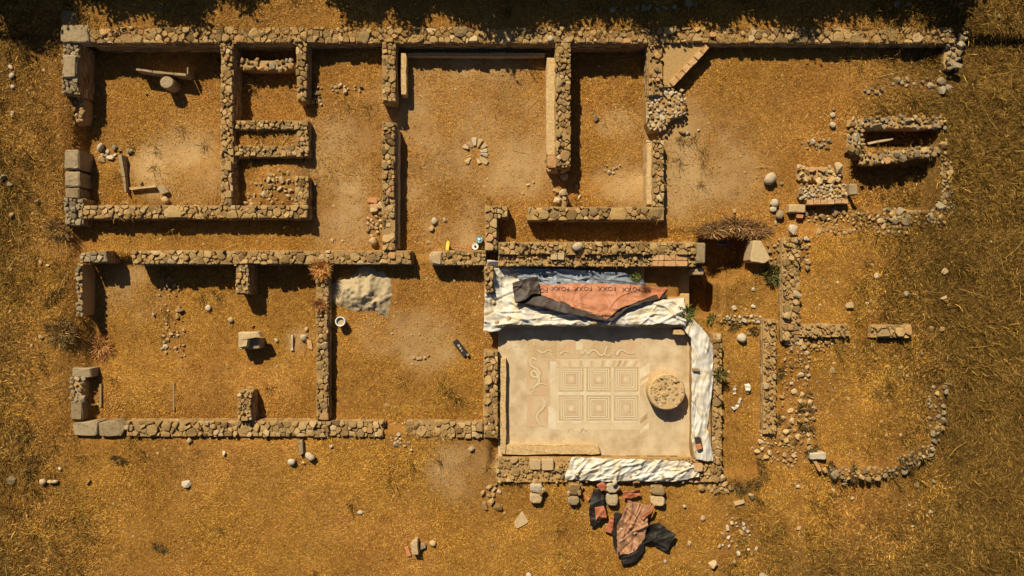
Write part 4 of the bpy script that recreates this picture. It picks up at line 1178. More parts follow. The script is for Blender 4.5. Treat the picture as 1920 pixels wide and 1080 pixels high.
LOOSE = [
 (9, 334, 17, 'upper rock of a grey pair at the far left edge', 'grey_stone', 'chip', .8), (20, 346, 13, 'lower darker rock of a pair at the far left edge', 'old_stone', 'chip', .8),
 (22, 127, 11, 'topmost of three pale stones in the upper left meadow', 'pale_stone', 'round', .6), (24, 143, 13, 'middle and biggest of three stones in the upper left meadow', 'pale_stone', 'round', .6), (26, 163, 9, 'lowest of three pale stones in the upper left meadow', 'pale_stone', 'round', .6),
 (25, 215, 10, 'lone yellowish stone in the left meadow', 'tan_stone', 'round', .6), (72, 379, 13, 'dark rock in the left meadow beside the squared block wall', 'old_stone', 'chip', .8), (24, 403, 14, 'tan rock in the left meadow with a dark shadow', 'stone', 'chip', .8),
 (77, 492, 11, 'orange wedge stone in the left meadow, left of its neighbour', 'brick', 'chip', .6), (90, 498, 10, 'pale triangular stone in the left meadow', 'tan_stone', 'chip', .6),
 (78, 632, 12, 'square stone in the weeds at the left edge of the black shaded strip', 'stone', 'block', .6), (61, 648, 9, 'little orange stone left of the red dry bush', 'brick', 'chip', .6),
 (191, 279, 17, 'pale boulder at the doorway of the top-left room', 'pale_stone', 'round', .8), (245, 283, 16, 'dark boulder beside the top slab of the slab box', 'old_stone', 'chip', .8),
 (313, 375, 14, 'round stone below the slab box corner', 'tan_stone', 'round', .8), (275, 176, 8, 'small stone below the round column drum', 'stone', 'block', .8), (265, 343, 12, 'brown rock above the slab box', 'old_stone', 'chip', .7),
 (702, 453, 17, 'big round boulder leaning at the foot of the lower doorway wall', 'tan_stone', 'round', .95), (691, 430, 11, 'flat stone above the big round boulder', 'stone', 'chip', .5),
 (623, 451, 9, 'thin pale chip in the corridor', 'tan_stone', 'chip', .5), (642, 452, 7, 'tiny chip in the corridor near the boulder', 'tan_stone', 'chip', .5), (592, 346, 10, 'small grey stone outside the rubble-filled cell', 'grey_stone', 'chip', .7),
 (588, 391, 12, 'tan stone at the outer corner of the rubble-filled cell', 'stone', 'chip', .7), (585, 406, 12, 'grey stone in the shade at the corner of the rubble-filled cell', 'grey_stone', 'chip', .7),
 (548, 866, 15, 'smooth round cobble left of the white boulder below the bottom wall', 'pale_stone', 'round', .8), (583, 854, 21, 'white boulder below the bottom wall', 'pale_stone', 'round', .85), (569, 867, 10, 'small stone between the cobble and the white boulder', 'tan_stone', 'chip', .7),
 (421, 849, 12, 'little pale rock below the long low bottom wall', 'pale_stone', 'chip', .8), (357, 825, 11, 'round stone touching the lower edge of the long low bottom wall', 'tan_stone', 'round', .7), (351, 907, 22, 'pale wedge rock in the lower left meadow', 'pale_stone', 'chip', .55),
 (84, 903, 14, 'left one of two oval cobbles in the lower left meadow', 'tan_stone', 'round', .8), (102, 902, 15, 'right one of two oval cobbles in the lower left meadow', 'tan_stone', 'round', .8), (22, 900, 23, 'flat grey stone in the lower left corner of the meadow', 'old_stone', 'chip', .4),
 (113, 879, 7, 'tiny pale stone above the two oval cobbles', 'pale_stone', 'round', .7), (167, 904, 9, 'small stone right of the two oval cobbles', 'stone', 'round', .7), (622, 836, 8, 'small white stone below the bottom wall', 'pale_stone', 'round', .7), (704, 815, 16, 'dark-shadowed stone at the right end of the long low bottom wall', 'grey_stone', 'chip', .8),
 (792, 1022, 17, 'squat stone right of the tilted slab in the lower meadow', 'grey_stone', 'block', .7), (811, 1017, 13, 'last small stone of the row in the lower meadow', 'tan_stone', 'round', .7), (884, 841, 14, 'square stone by the lower left corner of the mosaic room', 'tan_stone', 'block', .7),
 (896, 817, 16, 'grey block at the end of the low pale bottom wall', 'grey_stone', 'block', .7), (675, 960, 10, 'faint pale stone lost in the lower meadow', 'pale_stone', 'round', .4),
 (1442, 338, 24, 'large grey boulder in the open straw ground on the right', 'pale_stone', 'round', .8), (1450, 381, 18, 'white curved stone at the edge of the right-hand ruins', 'pale_stone', 'round', .7), (1448, 393, 14, 'smaller white stone under the curved one', 'pale_stone', 'round', .7), (1461, 402, 19, 'grey boulder touching the white curved stone', 'grey_stone', 'round', .8),
 (1454, 418, 11, 'flat brownish stone below the grey boulder', 'tan_stone', 'chip', .5), (1465, 344, 9, 'small dark stone right of the large grey boulder', 'old_stone', 'chip', .7), (1117, 223, 14, 'angular grey rock in the tall narrow room', 'grey_stone', 'chip', .9), (1110, 212, 6, 'chip beside the angular rock of the tall narrow room', 'grey_stone', 'chip', .7),
 (1058, 333, 19, 'grey boulder at the crumbled brick wall end', 'grey_stone', 'round', .8), (1081, 349, 9, 'small stone in the shade below the crumbled wall end', 'old_stone', 'chip', .7), (1086, 370, 8, 'small pale stone in the doorway of the tall narrow room', 'pale_stone', 'round', .7), (1000, 341, 8, 'pale chip on the courtyard floor near the crumbled wall end', 'tan_stone', 'chip', .6), (990, 347, 8, 'second chip on the courtyard floor', 'tan_stone', 'chip', .6), (980, 363, 8, 'lowest chip on the courtyard floor', 'tan_stone', 'chip', .6),
 (1390, 632, 18, 'white-topped boulder in the straw strip right of the mosaic room', 'pale_stone', 'round', .85), (1404, 626, 11, 'smaller rock behind the white-topped boulder', 'stone', 'chip', .7),
 (571, 633, 16, 'pale round stone in the lower left room by the wall', 'pale_stone', 'round', .7), (575, 617, 9, 'small stone above the pale round one by the wall', 'tan_stone', 'round', .7), (519, 638, 9, 'pale pebble in the lower left room', 'pale_stone', 'round', .6), (392, 578, 12, 'round grey stone under the short spur wall', 'pale_stone', 'round', .8), (340, 582, 15, 'small upright block in the lower left room', 'stone', 'block', .9), (290, 590, 11, 'white stone at the head of the strip of broken stones', 'pale_stone', 'chip', .8),
 (433, 600, 12, 'orange stone above the pillar base', 'tan_stone', 'round', .6), (475, 612, 9, 'small stone touching the pillar base', 'stone', 'chip', .8), (312, 650, 14, 'pale lump in the strip of broken stones', 'pale_stone', 'chip', .6),
 (1591, 572, 19, 'tan squared block in the right-hand room', 'tan_stone', 'block', .6), (1770, 509, 15, 'tan squared block far out at the right', 'tan_stone', 'block', .6), (1643, 517, 15, 'tapered tan stone in the right-hand room', 'tan_stone', 'chip', .5), (1625, 569, 9, 'small white stone right of the tan squared block', 'pale_stone', 'chip', .6), (1768, 558, 15, 'pale upright stone at the right edge of the right-hand room', 'tan_stone', 'chip', .6), (1698, 551, 10, 'hollow pale stone in the right-hand room', 'pale_stone', 'round', .5),
 (1560, 694, 15, 'pinkish wedge stone below the rubble wall end', 'tan_stone', 'chip', .5), (1745, 616, 12, 'small upright stone right of the last low wall', 'stone', 'block', .7), (1764, 617, 13, 'reddish stone at the far end of the last low wall', 'brick', 'chip', .7), (1727, 663, 12, 'grey stone in dark weeds under the last low wall', 'grey_stone', 'chip', .7),
 (815, 414, 13, 'white stone at the upper left of the courtyard stone group', 'pale_stone', 'round', .6), (833, 413, 13, 'white stone at the right of the courtyard stone group', 'pale_stone', 'chip', .6), (809, 428, 16, 'brownish pointed stone of the courtyard stone group', 'tan_stone', 'chip', .6), (803, 455, 11, 'lowest faint stone of the courtyard stone group', 'tan_stone', 'chip', .5),
 (1497, 990, 11, 'pale square stone in the lower right meadow', 'tan_stone', 'block', .6), (1712, 987, 9, 'pale stone in the far lower right meadow', 'tan_stone', 'chip', .6), (1744, 959, 10, 'yellow stone in the far lower right meadow', 'tan_stone', 'block', .5), (1584, 906, 17, 'grey stone under the curved row of stones', 'grey_stone', 'chip', .6), (1718, 908, 13, 'faint stone right of the curved row of stones', 'old_stone', 'chip', .6), (1748, 902, 13, 'brown stone at the right end below the curved row', 'old_stone', 'chip', .6), (1597, 934, 8, 'ring-shaped pale stone in the lower right meadow', 'pale_stone', 'round', .6), (1496, 911, 8, 'tiny white stone near the marble block', 'pale_stone', 'round', .6), (1562, 918, 10, 'tan stone below the marble block', 'tan_stone', 'chip', .6),
 (1408, 929, 17, 'squared block among dark weeds below the straw strip', 'tan_stone', 'block', .8), (1335, 1056, 22, 'tan pointed rock below the pale stone scatter', 'tan_stone', 'chip', .7), (1430, 1078, 20, 'pale rock cut by the bottom edge', 'pale_stone', 'chip', .7), (991, 1078, 12, 'small pale rock at the bottom edge', 'pale_stone', 'round', .7), (1375, 1052, 12, 'two-sided stone below the pale stone scatter', 'stone', 'chip', .7), (1318, 970, 14, 'tan stone under the ragged corner rubble', 'tan_stone', 'chip', .6), (1283, 948, 10, 'upright little stone right of the light buttress', 'pale_stone', 'chip', 1.0), (1292, 1018, 11, 'tan stone right of the black tarp lobe', 'tan_stone', 'chip', .6), (1247, 1052, 8, 'white speck stone under the brown tarp', 'pale_stone', 'chip', .8),
 (1562, 206, 8, 'topmost of three pale stones right of the open straw ground', 'stone', 'round', .7), (1561, 216, 10, 'middle of three pale stones right of the open straw ground', 'pale_stone', 'round', .7), (1559, 236, 12, 'lowest and biggest of three pale stones right of the open straw ground', 'pale_stone', 'round', .7), (1522, 266, 14, 'pale rock left of the small cist', 'pale_stone', 'chip', .7), (1278, 248, 11, 'round stone below the cobble heap', 'stone', 'round', .7), (1289, 250, 10, 'white-edged stone below the cobble heap', 'pale_stone', 'chip', .8), (1309, 244, 8, 'little chip right of the cobble heap', 'pale_stone', 'chip', .7), (1216, 267, 10, 'white stone at the top of the plaster ledge', 'pale_stone', 'round', .8),
 (1376, 396, 11, 'stone on top of the bush by the pit', 'stone', 'chip', .6), (1341, 446, 14, 'tan stone at the left lip of the pit', 'tan_stone', 'chip', .8), (1329, 427, 11, 'pale stone left of the bush by the pit', 'pale_stone', 'chip', .7), (1412, 543, 10, 'white-tipped stone in the straw below the pit slab', 'pale_stone', 'chip', .7), (1376, 577, 13, 'flat pale stone below the pit', 'pale_stone', 'chip', .4), (1412, 574, 12, 'flat white slab in the straw below the pit', 'pale_stone', 'block', .4),
 (772, 628, 5, 'left of two tiny white stones over the hearth rim', 'pale_stone', 'chip', .8), (787, 627, 5, 'right of two tiny white stones over the hearth rim', 'pale_stone', 'chip', .8), (735, 625, 5, 'tiny white stone below the sand heap', 'pale_stone', 'chip', .8),
 (300, 16, 12, 'small rock on the shaded terrace at the upper left', 'old_stone', 'chip', .7), (1680, 10, 16, 'rock on the terrace at the upper right', 'old_stone', 'chip', .7), (1702, 9, 14, 'second rock on the terrace at the upper right', 'old_stone', 'chip', .7), (1872, 32, 14, 'faint rock in the upper right meadow', 'old_stone', 'chip', .5), (1032, 73, 12, 'white cobble lying on the long top wall', 'pale_stone', 'round', .8, .62),
 (1083, 464, 18, 'white elongated stone lying on the wide broken wall', 'pale_stone', 'round', .7, .66), (1093, 478, 0, None, None, None, 0),
 (1483, 431, 24, 'big pale block at the top of the upright rubble wall', 'pale_stone', 'block', .9, .42), (1493, 452, 14, 'grey stone under the big pale block', 'grey_stone', 'round', .7, .5), (1511, 448, 14, 'pale stone right of the big pale block', 'pale_stone', 'chip', .7),
 (1494, 552, 21, 'grey tilted stone on the upright rubble wall', 'grey_stone', 'chip', .5, .56),
 (902, 459, 0, None, None, None, 0),
 # weights on the tarps
 (926, 568, 8, 'yellow stone weighing down the left lobe of the white tarp', 'tan_stone', 'round', .8, .62), (931, 604, 9, 'small green-yellow stone near the lower left tip of the white tarp', 'tan_stone', 'round', .8, .60), (953, 596, 10, 'orange stone on the white tarp near its left fold', 'brick', 'block', .7, .60), (1114, 602, 13, 'round stone holding the lower hem of the white tarp', 'tan_stone', 'round', .6, .60),
 (1081, 889, 9, 'small stone at the left end of the bottom white tarp', 'tan_stone', 'block', .5, .54), (1193, 888, 9, 'square stone in the middle of the bottom white tarp', 'tan_stone', 'block', .5, .54), (1244, 895, 11, 'grey stone on the lower hem of the bottom white tarp', 'grey_stone', 'chip', .5, .52), (1287, 876, 10, 'tan stone near the right end of the bottom white tarp', 'tan_stone', 'chip', .6, .55), (1152, 905, 13, 'pale round stone over the mossy buttress', 'pale_stone', 'round', .7, .5), (1200, 1005, 0, None, None, None, 0),
 (1168, 998, 8, 'pale stone holding the brown tarp edge', 'pale_stone', 'chip', .8, .58), (1193, 1003, 9, 'pinkish stone on the brown tarp', 'tan_stone', 'chip', .7, .62), (1262, 1005, 10, 'stone holding the black tarp lobe', 'grey_stone', 'chip', .8, .35),
]
for e in LOOSE:
    if e[3] is None: continue
    rock(e[0], e[1], e[2], e[3], e[4], e[5], e[6], asp=.8, z=(e[7] if len(e) > 7 else None), group='loose rocks lying about the ruin', sink=.45 if e[5] != 'round' else .25)

def surface_z(o, x, y):
    w0 = wloc(o)
    return min(((v.co.x + w0.x - x) ** 2 + (v.co.y + w0.y - y) ** 2, v.co.z + w0.z) for v in o.data.vertices)[1]
brown = [o for o in bt.children if o.name.startswith('brown_sheet')][0]
for e in LOOSE:      # let the weights rest on the cloth
    if e[3] is None or len(e) < 8: continue
    for o in col.objects:
        if o.get('label') == e[3]:
            for cl in (wt, wt2, et, brown):
                bb = [cl.matrix_basis @ Vector(c) + (wloc(cl.parent) if cl.parent else Vector()) for c in cl.bound_box]
                if min(c.x for c in bb) < o.location.x < max(c.x for c in bb) and min(c.y for c in bb) < o.location.y < max(c.y for c in bb):
                    o.location.z = max(surface_z(cl, o.location.x, o.location.y), .2) + o.scale.z * .6
                    break

def ground_block(name, label, cat, pts, h, mat, bev=.02, seed=0, group=None, rough=.008):
    cx = sum(q[0] for q in pts) / len(pts); cy = sum(q[1] for q in pts) / len(pts)
    g = G(cx, cy)
    o = block(name, pts, g.z - .15, g.z + h, mat, None, bev, seed, rough)
    return tag(o, label, cat, group)
ground_block('tilted_slab', 'half-round slab standing tilted in the lower meadow', 'slab', [(770, 1020), (778, 1012), (783, 1013), (785, 1041), (772, 1041)], .32, 'tan_stone', .03, 1)
ground_block('roof_tile', 'narrow orange tile left of the half-round slab', 'tile', [(758, 1026), (765, 1025), (771, 1042), (764, 1044)], .08, 'terracotta', .01, 2, 'broken tiles')
ground_block('roof_tile', 'large flat tan tile below the first buttress', 'tile', [(979, 958), (991, 980), (968, 992), (964, 980)], .05, 'tan_stone', .01, 3, 'broken tiles')
ground_block('roof_tile', 'upper orange tile beside the lower doorway wall', 'tile', [(689, 371), (707, 370), (707, 381), (690, 380)], .09, 'terracotta', .01, 4, 'broken tiles')
ground_block('roof_tile', 'lower orange tile beside the lower doorway wall', 'tile', [(693, 382), (712, 382), (712, 392), (694, 391)], .09, 'brick', .01, 5, 'broken tiles')
ground_block('roof_tile', 'orange tile leaning at the edge of the black plastic scrap', 'tile', [(1095, 924), (1107, 934), (1104, 941), (1097, 934)], .1, 'terracotta', .01, 6, 'broken tiles')
ground_block('roof_tile', 'orange tile half under weeds beside the marble block', 'tile', [(1524, 864), (1530, 862), (1541, 882), (1536, 885)], .1, 'brick', .01, 7, 'broken tiles')
ground_block('marble_block', 'pale shaped block in the weeds at the lower right', 'block', [(1519, 850), (1550, 849), (1549, 862), (1520, 862)], .2, 'pale_stone', .03, 8)
ground_block('roof_tile', 'red tile fragment in front of the broad tan block', 'tile', [(1494, 402), (1507, 402), (1506, 409), (1494, 408)], .2, 'terracotta', .01, 9, 'broken tiles')
ground_block('stone_post', 'thin pale stone post lying beside the white boulder below the bottom wall', 'stone post', [(558, 826), (567, 825), (569, 850), (562, 856)], .16, 'grey_stone', .02, 10)
ground_block('stone_post', 'thin white stone post in the lower left room', 'stone post', [(545, 628), (549, 628), (549, 650), (550, 658), (544, 658), (546, 650)], .12, 'pale_stone', .015, 11)
ground_block('roof_tile', 'tan tile fragment right of the thin white stone post', 'tile', [(574, 635), (584, 640), (586, 656), (578, 654)], .08, 'brick', .01, 12, 'broken tiles')
ground_block('roof_tile', 'flat curved tile below the dark weeds at the lower right of the mosaic room', 'tile', [(1376, 942), (1395, 937), (1397, 943), (1378, 949)], .08, 'tan_stone', .01, 13, 'broken tiles')
single('roof_tile', 'dark tile lying on the end of the hanging white tarp', 'tile', [(1302, 820), (1314, 820), (1318, 842), (1308, 842)], .50, .62, 'charcoal_tarp', 'broken tiles', .01, 14, .004)
single('roof_tile', 'pink tile piece on the dark tile at the hanging white tarp end', 'tile', [(1305, 834), (1314, 832), (1317, 841), (1308, 844)], .60, .66, 'terracotta', 'broken tiles', .01, 15, .004)
single('roof_tile', 'small brown tile across the middle of the hanging white tarp', 'tile', [(1299, 691), (1312, 691), (1312, 696), (1299, 696)], .50, .63, 'wood', 'broken tiles', .01, 16, .004)
single('roof_tile', 'tan tile at the right end of the bottom white tarp', 'tile', [(1300, 870), (1318, 870), (1318, 884), (1302, 884)], .40, .53, 'brick', 'broken tiles', .01, 17, .006)

# ------------------------------------------------------------------ tools and containers
def lathe(prof, c, n=24):
    vs = []; fs = []
    for r, z in prof:
        for i in range(n):
            t = i * math.tau / n; vs.append((c[0] + r * math.cos(t), c[1] + r * math.sin(t), z))
    for k in range(len(prof) - 1):
        for i in range(n):
            j = (i + 1) % n; fs.append((k * n + i, k * n + j, (k + 1) * n + j, (k + 1) * n + i))
    return vs, fs
def disc(r, z, c, n=24):
    return [(c[0] + r * math.cos(i * math.tau / n), c[1] + r * math.sin(i * math.tau / n), z) for i in range(n)], [tuple(range(n))]
g = G(642, 603); q = P(638, 603, g.z + .34); c = (q.x, q.y); z0 = g.z
t_ = empty('bucket', (q.x, q.y, z0), 'white-rimmed bucket of sand standing beside the sand heap', 'bucket')
obj('body', *lathe([(.15, z0 - .01), (.17, z0 + .34), (.155, z0 + .34), (.15, z0 + .2)], c), 'white_plastic', t_, True)
obj('rim', *lathe([(.17, z0 + .335), (.186, z0 + .335), (.186, z0 + .355), (.15, z0 + .355), (.15, z0 + .33)], c), 'white_plastic', t_, True)
obj('sand_fill', *disc(.153, z0 + .27, c), 'sand', t_)
mb = MB(); 
for k in range(12):
    a0 = k * math.pi / 12; a1 = (k + 1) * math.pi / 12
    f = lambda a, r: (c[0] + r * math.cos(a + .6), c[1] + r * math.sin(a + .6), z0 + .30 - .04 * math.sin(a))
    mb.add([f(a0, .19), f(a1, .19), f(a1, .20), f(a0, .20)], [(0, 1, 2, 3)])
mb.build('handle', 'black_plastic', t_)

def can(px, py, r, h, mat, lab, ringmat):
    g = G(px, py); q = P(px, py, g.z + h); c = (q.x, q.y); z0 = g.z
    t_ = empty('canister', (q.x, q.y, z0), lab, 'canister')
    obj('body', *lathe([(r * .96, z0), (r, z0 + .02), (r, z0 + h - .03), (r * .95, z0 + h)], c), mat, t_, True)
    obj('lid', *disc(r * .95, z0 + h, c), mat, t_)
    obj('lid_ring', *lathe([(r * .98, z0 + h - .005), (r * .98, z0 + h + .015), (r * .80, z0 + h + .015), (r * .80, z0 + h - .005)], c), ringmat, t_)
    obj('cap', *prism(disc(r * .34, 0, c)[0] and [(c[0] + r * .34 * math.cos(i * math.tau / 14), c[1] + r * .34 * math.sin(i * math.tau / 14)) for i in range(14)], z0 + h, z0 + h + .04, .01), 'black_plastic' if mat == 'white_plastic' else 'white_plastic', t_)
    return t_, c, z0 + h
can(891, 462, .125, .30, 'white_plastic', 'white round canister with a black cap against the short wall', 'white_plastic')
t_, c, z0 = can(898.5, 449, .135, .34, 'blue_plastic', 'blue round canister behind the white one', 'blue_plastic')
for k in range(3):
    a = k * 2.1 + .4
    obj('lid_mark', *prism(ccw([(c[0] + .09 * math.cos(a) + .02 * math.cos(a + b_), c[1] + .09 * math.sin(a) + .035 * math.sin(a + b_)) for b_ in (0, 1.57, 3.14, 4.71)]), z0 - .002, z0 + .008), 'white_plastic', t_)
g = G(839, 459)
t_ = empty('shovel', (g.x, g.y, g.z), 'yellow-bladed shovel with a thin red handle leaning by the short wall', 'shovel')
bl = [P(836, 470, g.z + .10), P(841, 470, g.z + .12), P(843, 458, g.z + .10), P(842, 452, g.z + .07), P(838.5, 452, g.z + .05), P(836.5, 458, g.z + .06)]
o = obj('blade', bl, [(5, 4, 3, 2, 1, 0)], 'yellow_paint', t_); md = o.modifiers.new('t', 'SOLIDIFY'); md.thickness = .012
a = P(842, 461, g.z + .12); b_ = P(890, 468, g.z + .16)
def tube(a, b_, r, n=8):
    d = (b_ - a).normalized(); u = d.orthogonal().normalized(); w_ = d.cross(u)
    vs = [a + (u * math.cos(i * math.tau / n) + w_ * math.sin(i * math.tau / n)) * r for i in range(n)] + [b_ + (u * math.cos(i * math.tau / n) + w_ * math.sin(i * math.tau / n)) * r for i in range(n)]
    return vs, [(i, (i + 1) % n, n + (i + 1) % n, n + i) for i in range(n)] + [tuple(range(n))[::-1], tuple(range(n, 2 * n))]
obj('handle', *tube(a, b_, .02), 'red_paint', t_)
g = G(904, 464)
o, _ = tarp('plastic_bag', [(901, 464), (905, 461), (909, 460)], [(902, 469), (906, 467), (909, 464)], lambda x, y: g.z + .08, 10, 8, 'green_plastic', amp=.12, fold=(4, 4), seed=91, edge_wob=.6)
tag(o, 'small green plastic bag behind the white canister', 'bag')
g = G(863, 653)
t_ = empty('black_box', (g.x, g.y, g.z), 'flat black rectangular box lying askew in the lower middle room', 'box')
pts = [(848, 641), (857, 636), (879, 663), (870, 670)]
block('tray', pts, g.z - .05, g.z + .11, 'black_plastic', t_, .02, 5, .003)
for i, (x, y, s) in enumerate(((860, 648, 4), (863, 653, 3.4), (866, 658, 2.6))):
    block('stain', [(x - s * .7, y - s * .4), (x + s * .3, y - s * .8), (x + s * .8, y + s * .3), (x - s * .2, y + s * .8)], g.z + .10, g.z + .118, 'sand', t_, .004, 6 + i, .006)
block('corner_clip', [(874, 664), (879, 662), (880, 666), (876, 669)], g.z + .05, g.z + .13, 'wood', t_, .005, 9, .002)
for (A_, B_, lab, sd) in (([(1396, 720), (1404, 719), (1408, 726)], [(1400, 738), (1404, 738), (1407, 731)], 'upper scrap of white plastic in the straw strip', 92), ([(1369, 763), (1378, 764), (1388, 745)], [(1376, 770), (1384, 766), (1391, 748)], 'lower curved scrap of white plastic in the straw strip', 93), ([(1375, 726), (1380, 722)], [(1374, 740), (1380, 738)], 'thin scrap of white plastic left of the upper scrap', 94)):
    g = G(*A_[0])
    o, _ = tarp('plastic_scrap', A_, B_, (lambda zz: (lambda x, y: zz + .06))(g.z), 14, 10, 'white_tarp', amp=.14, fold=(4, 4), seed=sd, edge_wob=1)
    tag(o, lab, 'plastic', 'scraps of white plastic')
# grey plastic in the pit
g = G(1358, 452)
o, _ = tarp('plastic_scrap', [(1343, 458), (1360, 452), (1376, 450)], [(1345, 462), (1362, 459), (1372, 454)], lambda x, y: g.z + .08, 24, 8, 'slate_tarp', amp=.12, fold=(2, 4), seed=95, edge_wob=1)
tag(o, 'strip of grey plastic in the shaded pit', 'plastic')

# ------------------------------------------------------------------ plants
def blades(cx, cy, cz, n, rspread, lmin, lmax, wid, up, cols, rg):
    """arrays for n blades growing at given roots"""
    az = rg.uniform(0, math.tau, n)
    L = rg.uniform(lmin, lmax, n)
    el = np.clip(rg.normal(up, .25, n), .02, 1.5)
    rr = rspread * np.sqrt(rg.uniform(0, 1, n)); ra = rg.uniform(0, math.tau, n)
    x = cx + rr * np.cos(ra); y = cy + rr * np.sin(ra)
    return x, y, np.full(n, 1.0) * cz, az, L, el

def blade_mesh(name, x, y, z, az, L, el, wid, colr, bend=.5, single=False):
    """two-quad bent blades"""
    n = len(x)
    dx, dy = np.cos(az), np.sin(az)
    w = np.asarray(wid) * .5
    roll = nrng.uniform(-.8, .8, n)
    sx, sy, sz = -dy * np.cos(roll), dx * np.cos(roll), np.sin(roll)
    ce, se = np.cos(el), np.sin(el)
    el2 = el - bend * nrng.uniform(.2, 1.2, n)
    turn = nrng.normal(0, .28, n)
    dx2, dy2 = np.cos(az + turn), np.sin(az + turn)
    ce2, se2 = np.cos(el2), np.sin(el2)
    b0 = np.stack([x, y, z], -1)
    b1 = b0 + np.stack([dx * ce, dy * ce, se], -1) * (L * .5)[:, None]
    b2 = b1 + np.stack([dx2 * ce2, dy2 * ce2, se2], -1) * (L * .5)[:, None]
    b2[:, 2] = np.maximum(b2[:, 2], z + .004)
    s = np.stack([sx, sy, sz], -1)
    v = np.stack([b0 - s * w[:, None], b0 + s * w[:, None], b1 + s * w[:, None], b1 - s * w[:, None], b2 + s * (w * .45)[:, None], b2 - s * (w * .45)[:, None]], 1).reshape(-1, 3)
    if single:
        v = np.stack([b0 - s * (w * .8)[:, None], b0 + s * (w * .8)[:, None], (b0 + b2) / 2 + s * w[:, None] + [0, 0, .006], b2], 1).reshape(-1, 3)
        me = bpy.data.meshes.new(name)
        me.vertices.add(n * 4); me.vertices.foreach_set('co', v.astype(np.float32).ravel())
        set_quads(me, np.arange(n * 4, dtype=np.int32).reshape(-1, 4))
        ca = me.color_attributes.new('tint', 'FLOAT_COLOR', 'POINT')
        c4 = np.ones((n, 4, 4), np.float32); c4[:, :, :3] = colr[:, None, :]
        ca.data.foreach_set('color', c4.ravel())
        me.materials.append(M['blade'])
        return me
    i = np.arange(n) * 6
    q = np.concatenate([np.stack([i, i + 1, i + 2, i + 3], -1), np.stack([i + 3, i + 2, i + 4, i + 5], -1)]).astype(np.int32)
    me = bpy.data.meshes.new(name)
    me.vertices.add(n * 6); me.vertices.foreach_set('co', v.astype(np.float32).ravel())
    set_quads(me, q)
    ca = me.color_attributes.new('tint', 'FLOAT_COLOR', 'POINT')
    c4 = np.ones((n, 6, 4), np.float32); c4[:, :, :3] = colr[:, None, :]
    ca.data.foreach_set('color', c4.ravel())
    me.materials.append(M['blade'])
    return me

def pick(cols, n, jit=.22):
    c = np.array(cols)[nrng.integers(0, len(cols), n)]
    return c * np.exp(nrng.normal(0, jit, (n, 1)))

def bush(name, label, px, py, r, h, n, cols, up=.9, lmin=.2, lmax=.5, wid=.02, z=None, cat='bush', group=None, green=False):
    g = G(px, py) if z is None else P(px, py, z)
    x, y, zz, az, L, el = blades(0, 0, 0, n, r, lmin, lmax, wid, up, cols, nrng)
    d = np.hypot(x, y) / max(r, 1e-3)
    zz = h * .55 * np.clip(1 - d * d, 0, 1) * nrng.uniform(0, 1, n) - .02
    az = np.arctan2(y, x) + nrng.normal(0, .9, n)
    me = blade_mesh(name, x, y, zz, az, L, el, np.full(n, wid) * nrng.uniform(.6, 1.4, n), pick(cols, n))
    return tag(link(name, me, g), label, cat, group)
RED = [(.30, .12, .04), (.42, .19, .06), (.22, .09, .035), (.50, .27, .09)]
BRN = [(.17, .085, .035), (.26, .13, .05), (.11, .06, .03), (.40, .24, .09)]
DRK = [(.05, .045, .018), (.08, .06, .02), (.04, .035, .015), (.14, .10, .03)]
GRN = [(.045, .075, .012), (.07, .105, .02), (.11, .14, .03), (.16, .14, .04)]
STR2 = [(.50, .28, .08), (.60, .36, .12)]
ORG = [(.52, .24, .06), (.42, .17, .045), (.60, .32, .09)]
bush('dry_bush', 'reddish dry bush in the gap of the left outer wall', 190, 652, .38, .35, 600, RED + ORG[:1], .6, .15, .38, .016)
bush('dry_bush', 'dark weedy scrub left of the reddish dry bush', 115, 622, .5, .22, 420, DRK + BRN, .55, .12, .32, .018)
bush('dry_bush', 'black-brown weeds at the top of the gap in the left outer wall', 112, 432, .4, .2, 220, DRK + BRN, .55, .12, .3, .018)
bush('dry_tuft', 'orange tuft of dry grass on the wall left of the sand heap', 603, 505, .24, .4, 360, ORG, .9, .15, .4, .016, .50)
bush('dry_tuft', 'lower reddish tuft on the wall left of the sand heap', 601, 572, .16, .3, 240, RED, .9, .1, .3, .016, .48)
for i, (px, py, r) in enumerate(((1340, 432, .34), (1378, 424, .42), (1412, 432, .36))):
    bush('dry_bush', ('left', 'tall middle', 'right')[i] + ' part of the brown bush row overhanging the dark pit', px, py, r, .40, 700, BRN + BRN + STR2[:1], .55, .15, .42, .018, None, 'bush', 'brown bushes over the pit').scale = (1.3, .62, .8)
bush('green_weed', 'bright green weed beside the pit slab', 1447, 516, .24, .3, 200, GRN + DRK, .9, .15, .35, .035, None, 'weed')
bush('green_weed', 'small green sprout at the end of the blue-grey sheet', 1191, 520, .12, .2, 90, GRN, .8, .1, .2, .03, .22, 'weed')
bush('green_weed', 'dark green weed on the right wall of the mosaic room', 1350, 701, .15, .22, 110, GRN + DRK, .8, .12, .3, .03, .38, 'weed')
bush('green_weed', 'green weed at the top corner beside the hanging white tarp', 1287, 588, .2, .3, 180, GRN, .8, .12, .3, .03, .42, 'weed')
bush('green_weed', 'small green weed on the crossing of pale stones', 1334, 598, .14, .2, 90, GRN, .8, .1, .22, .025, None, 'weed')
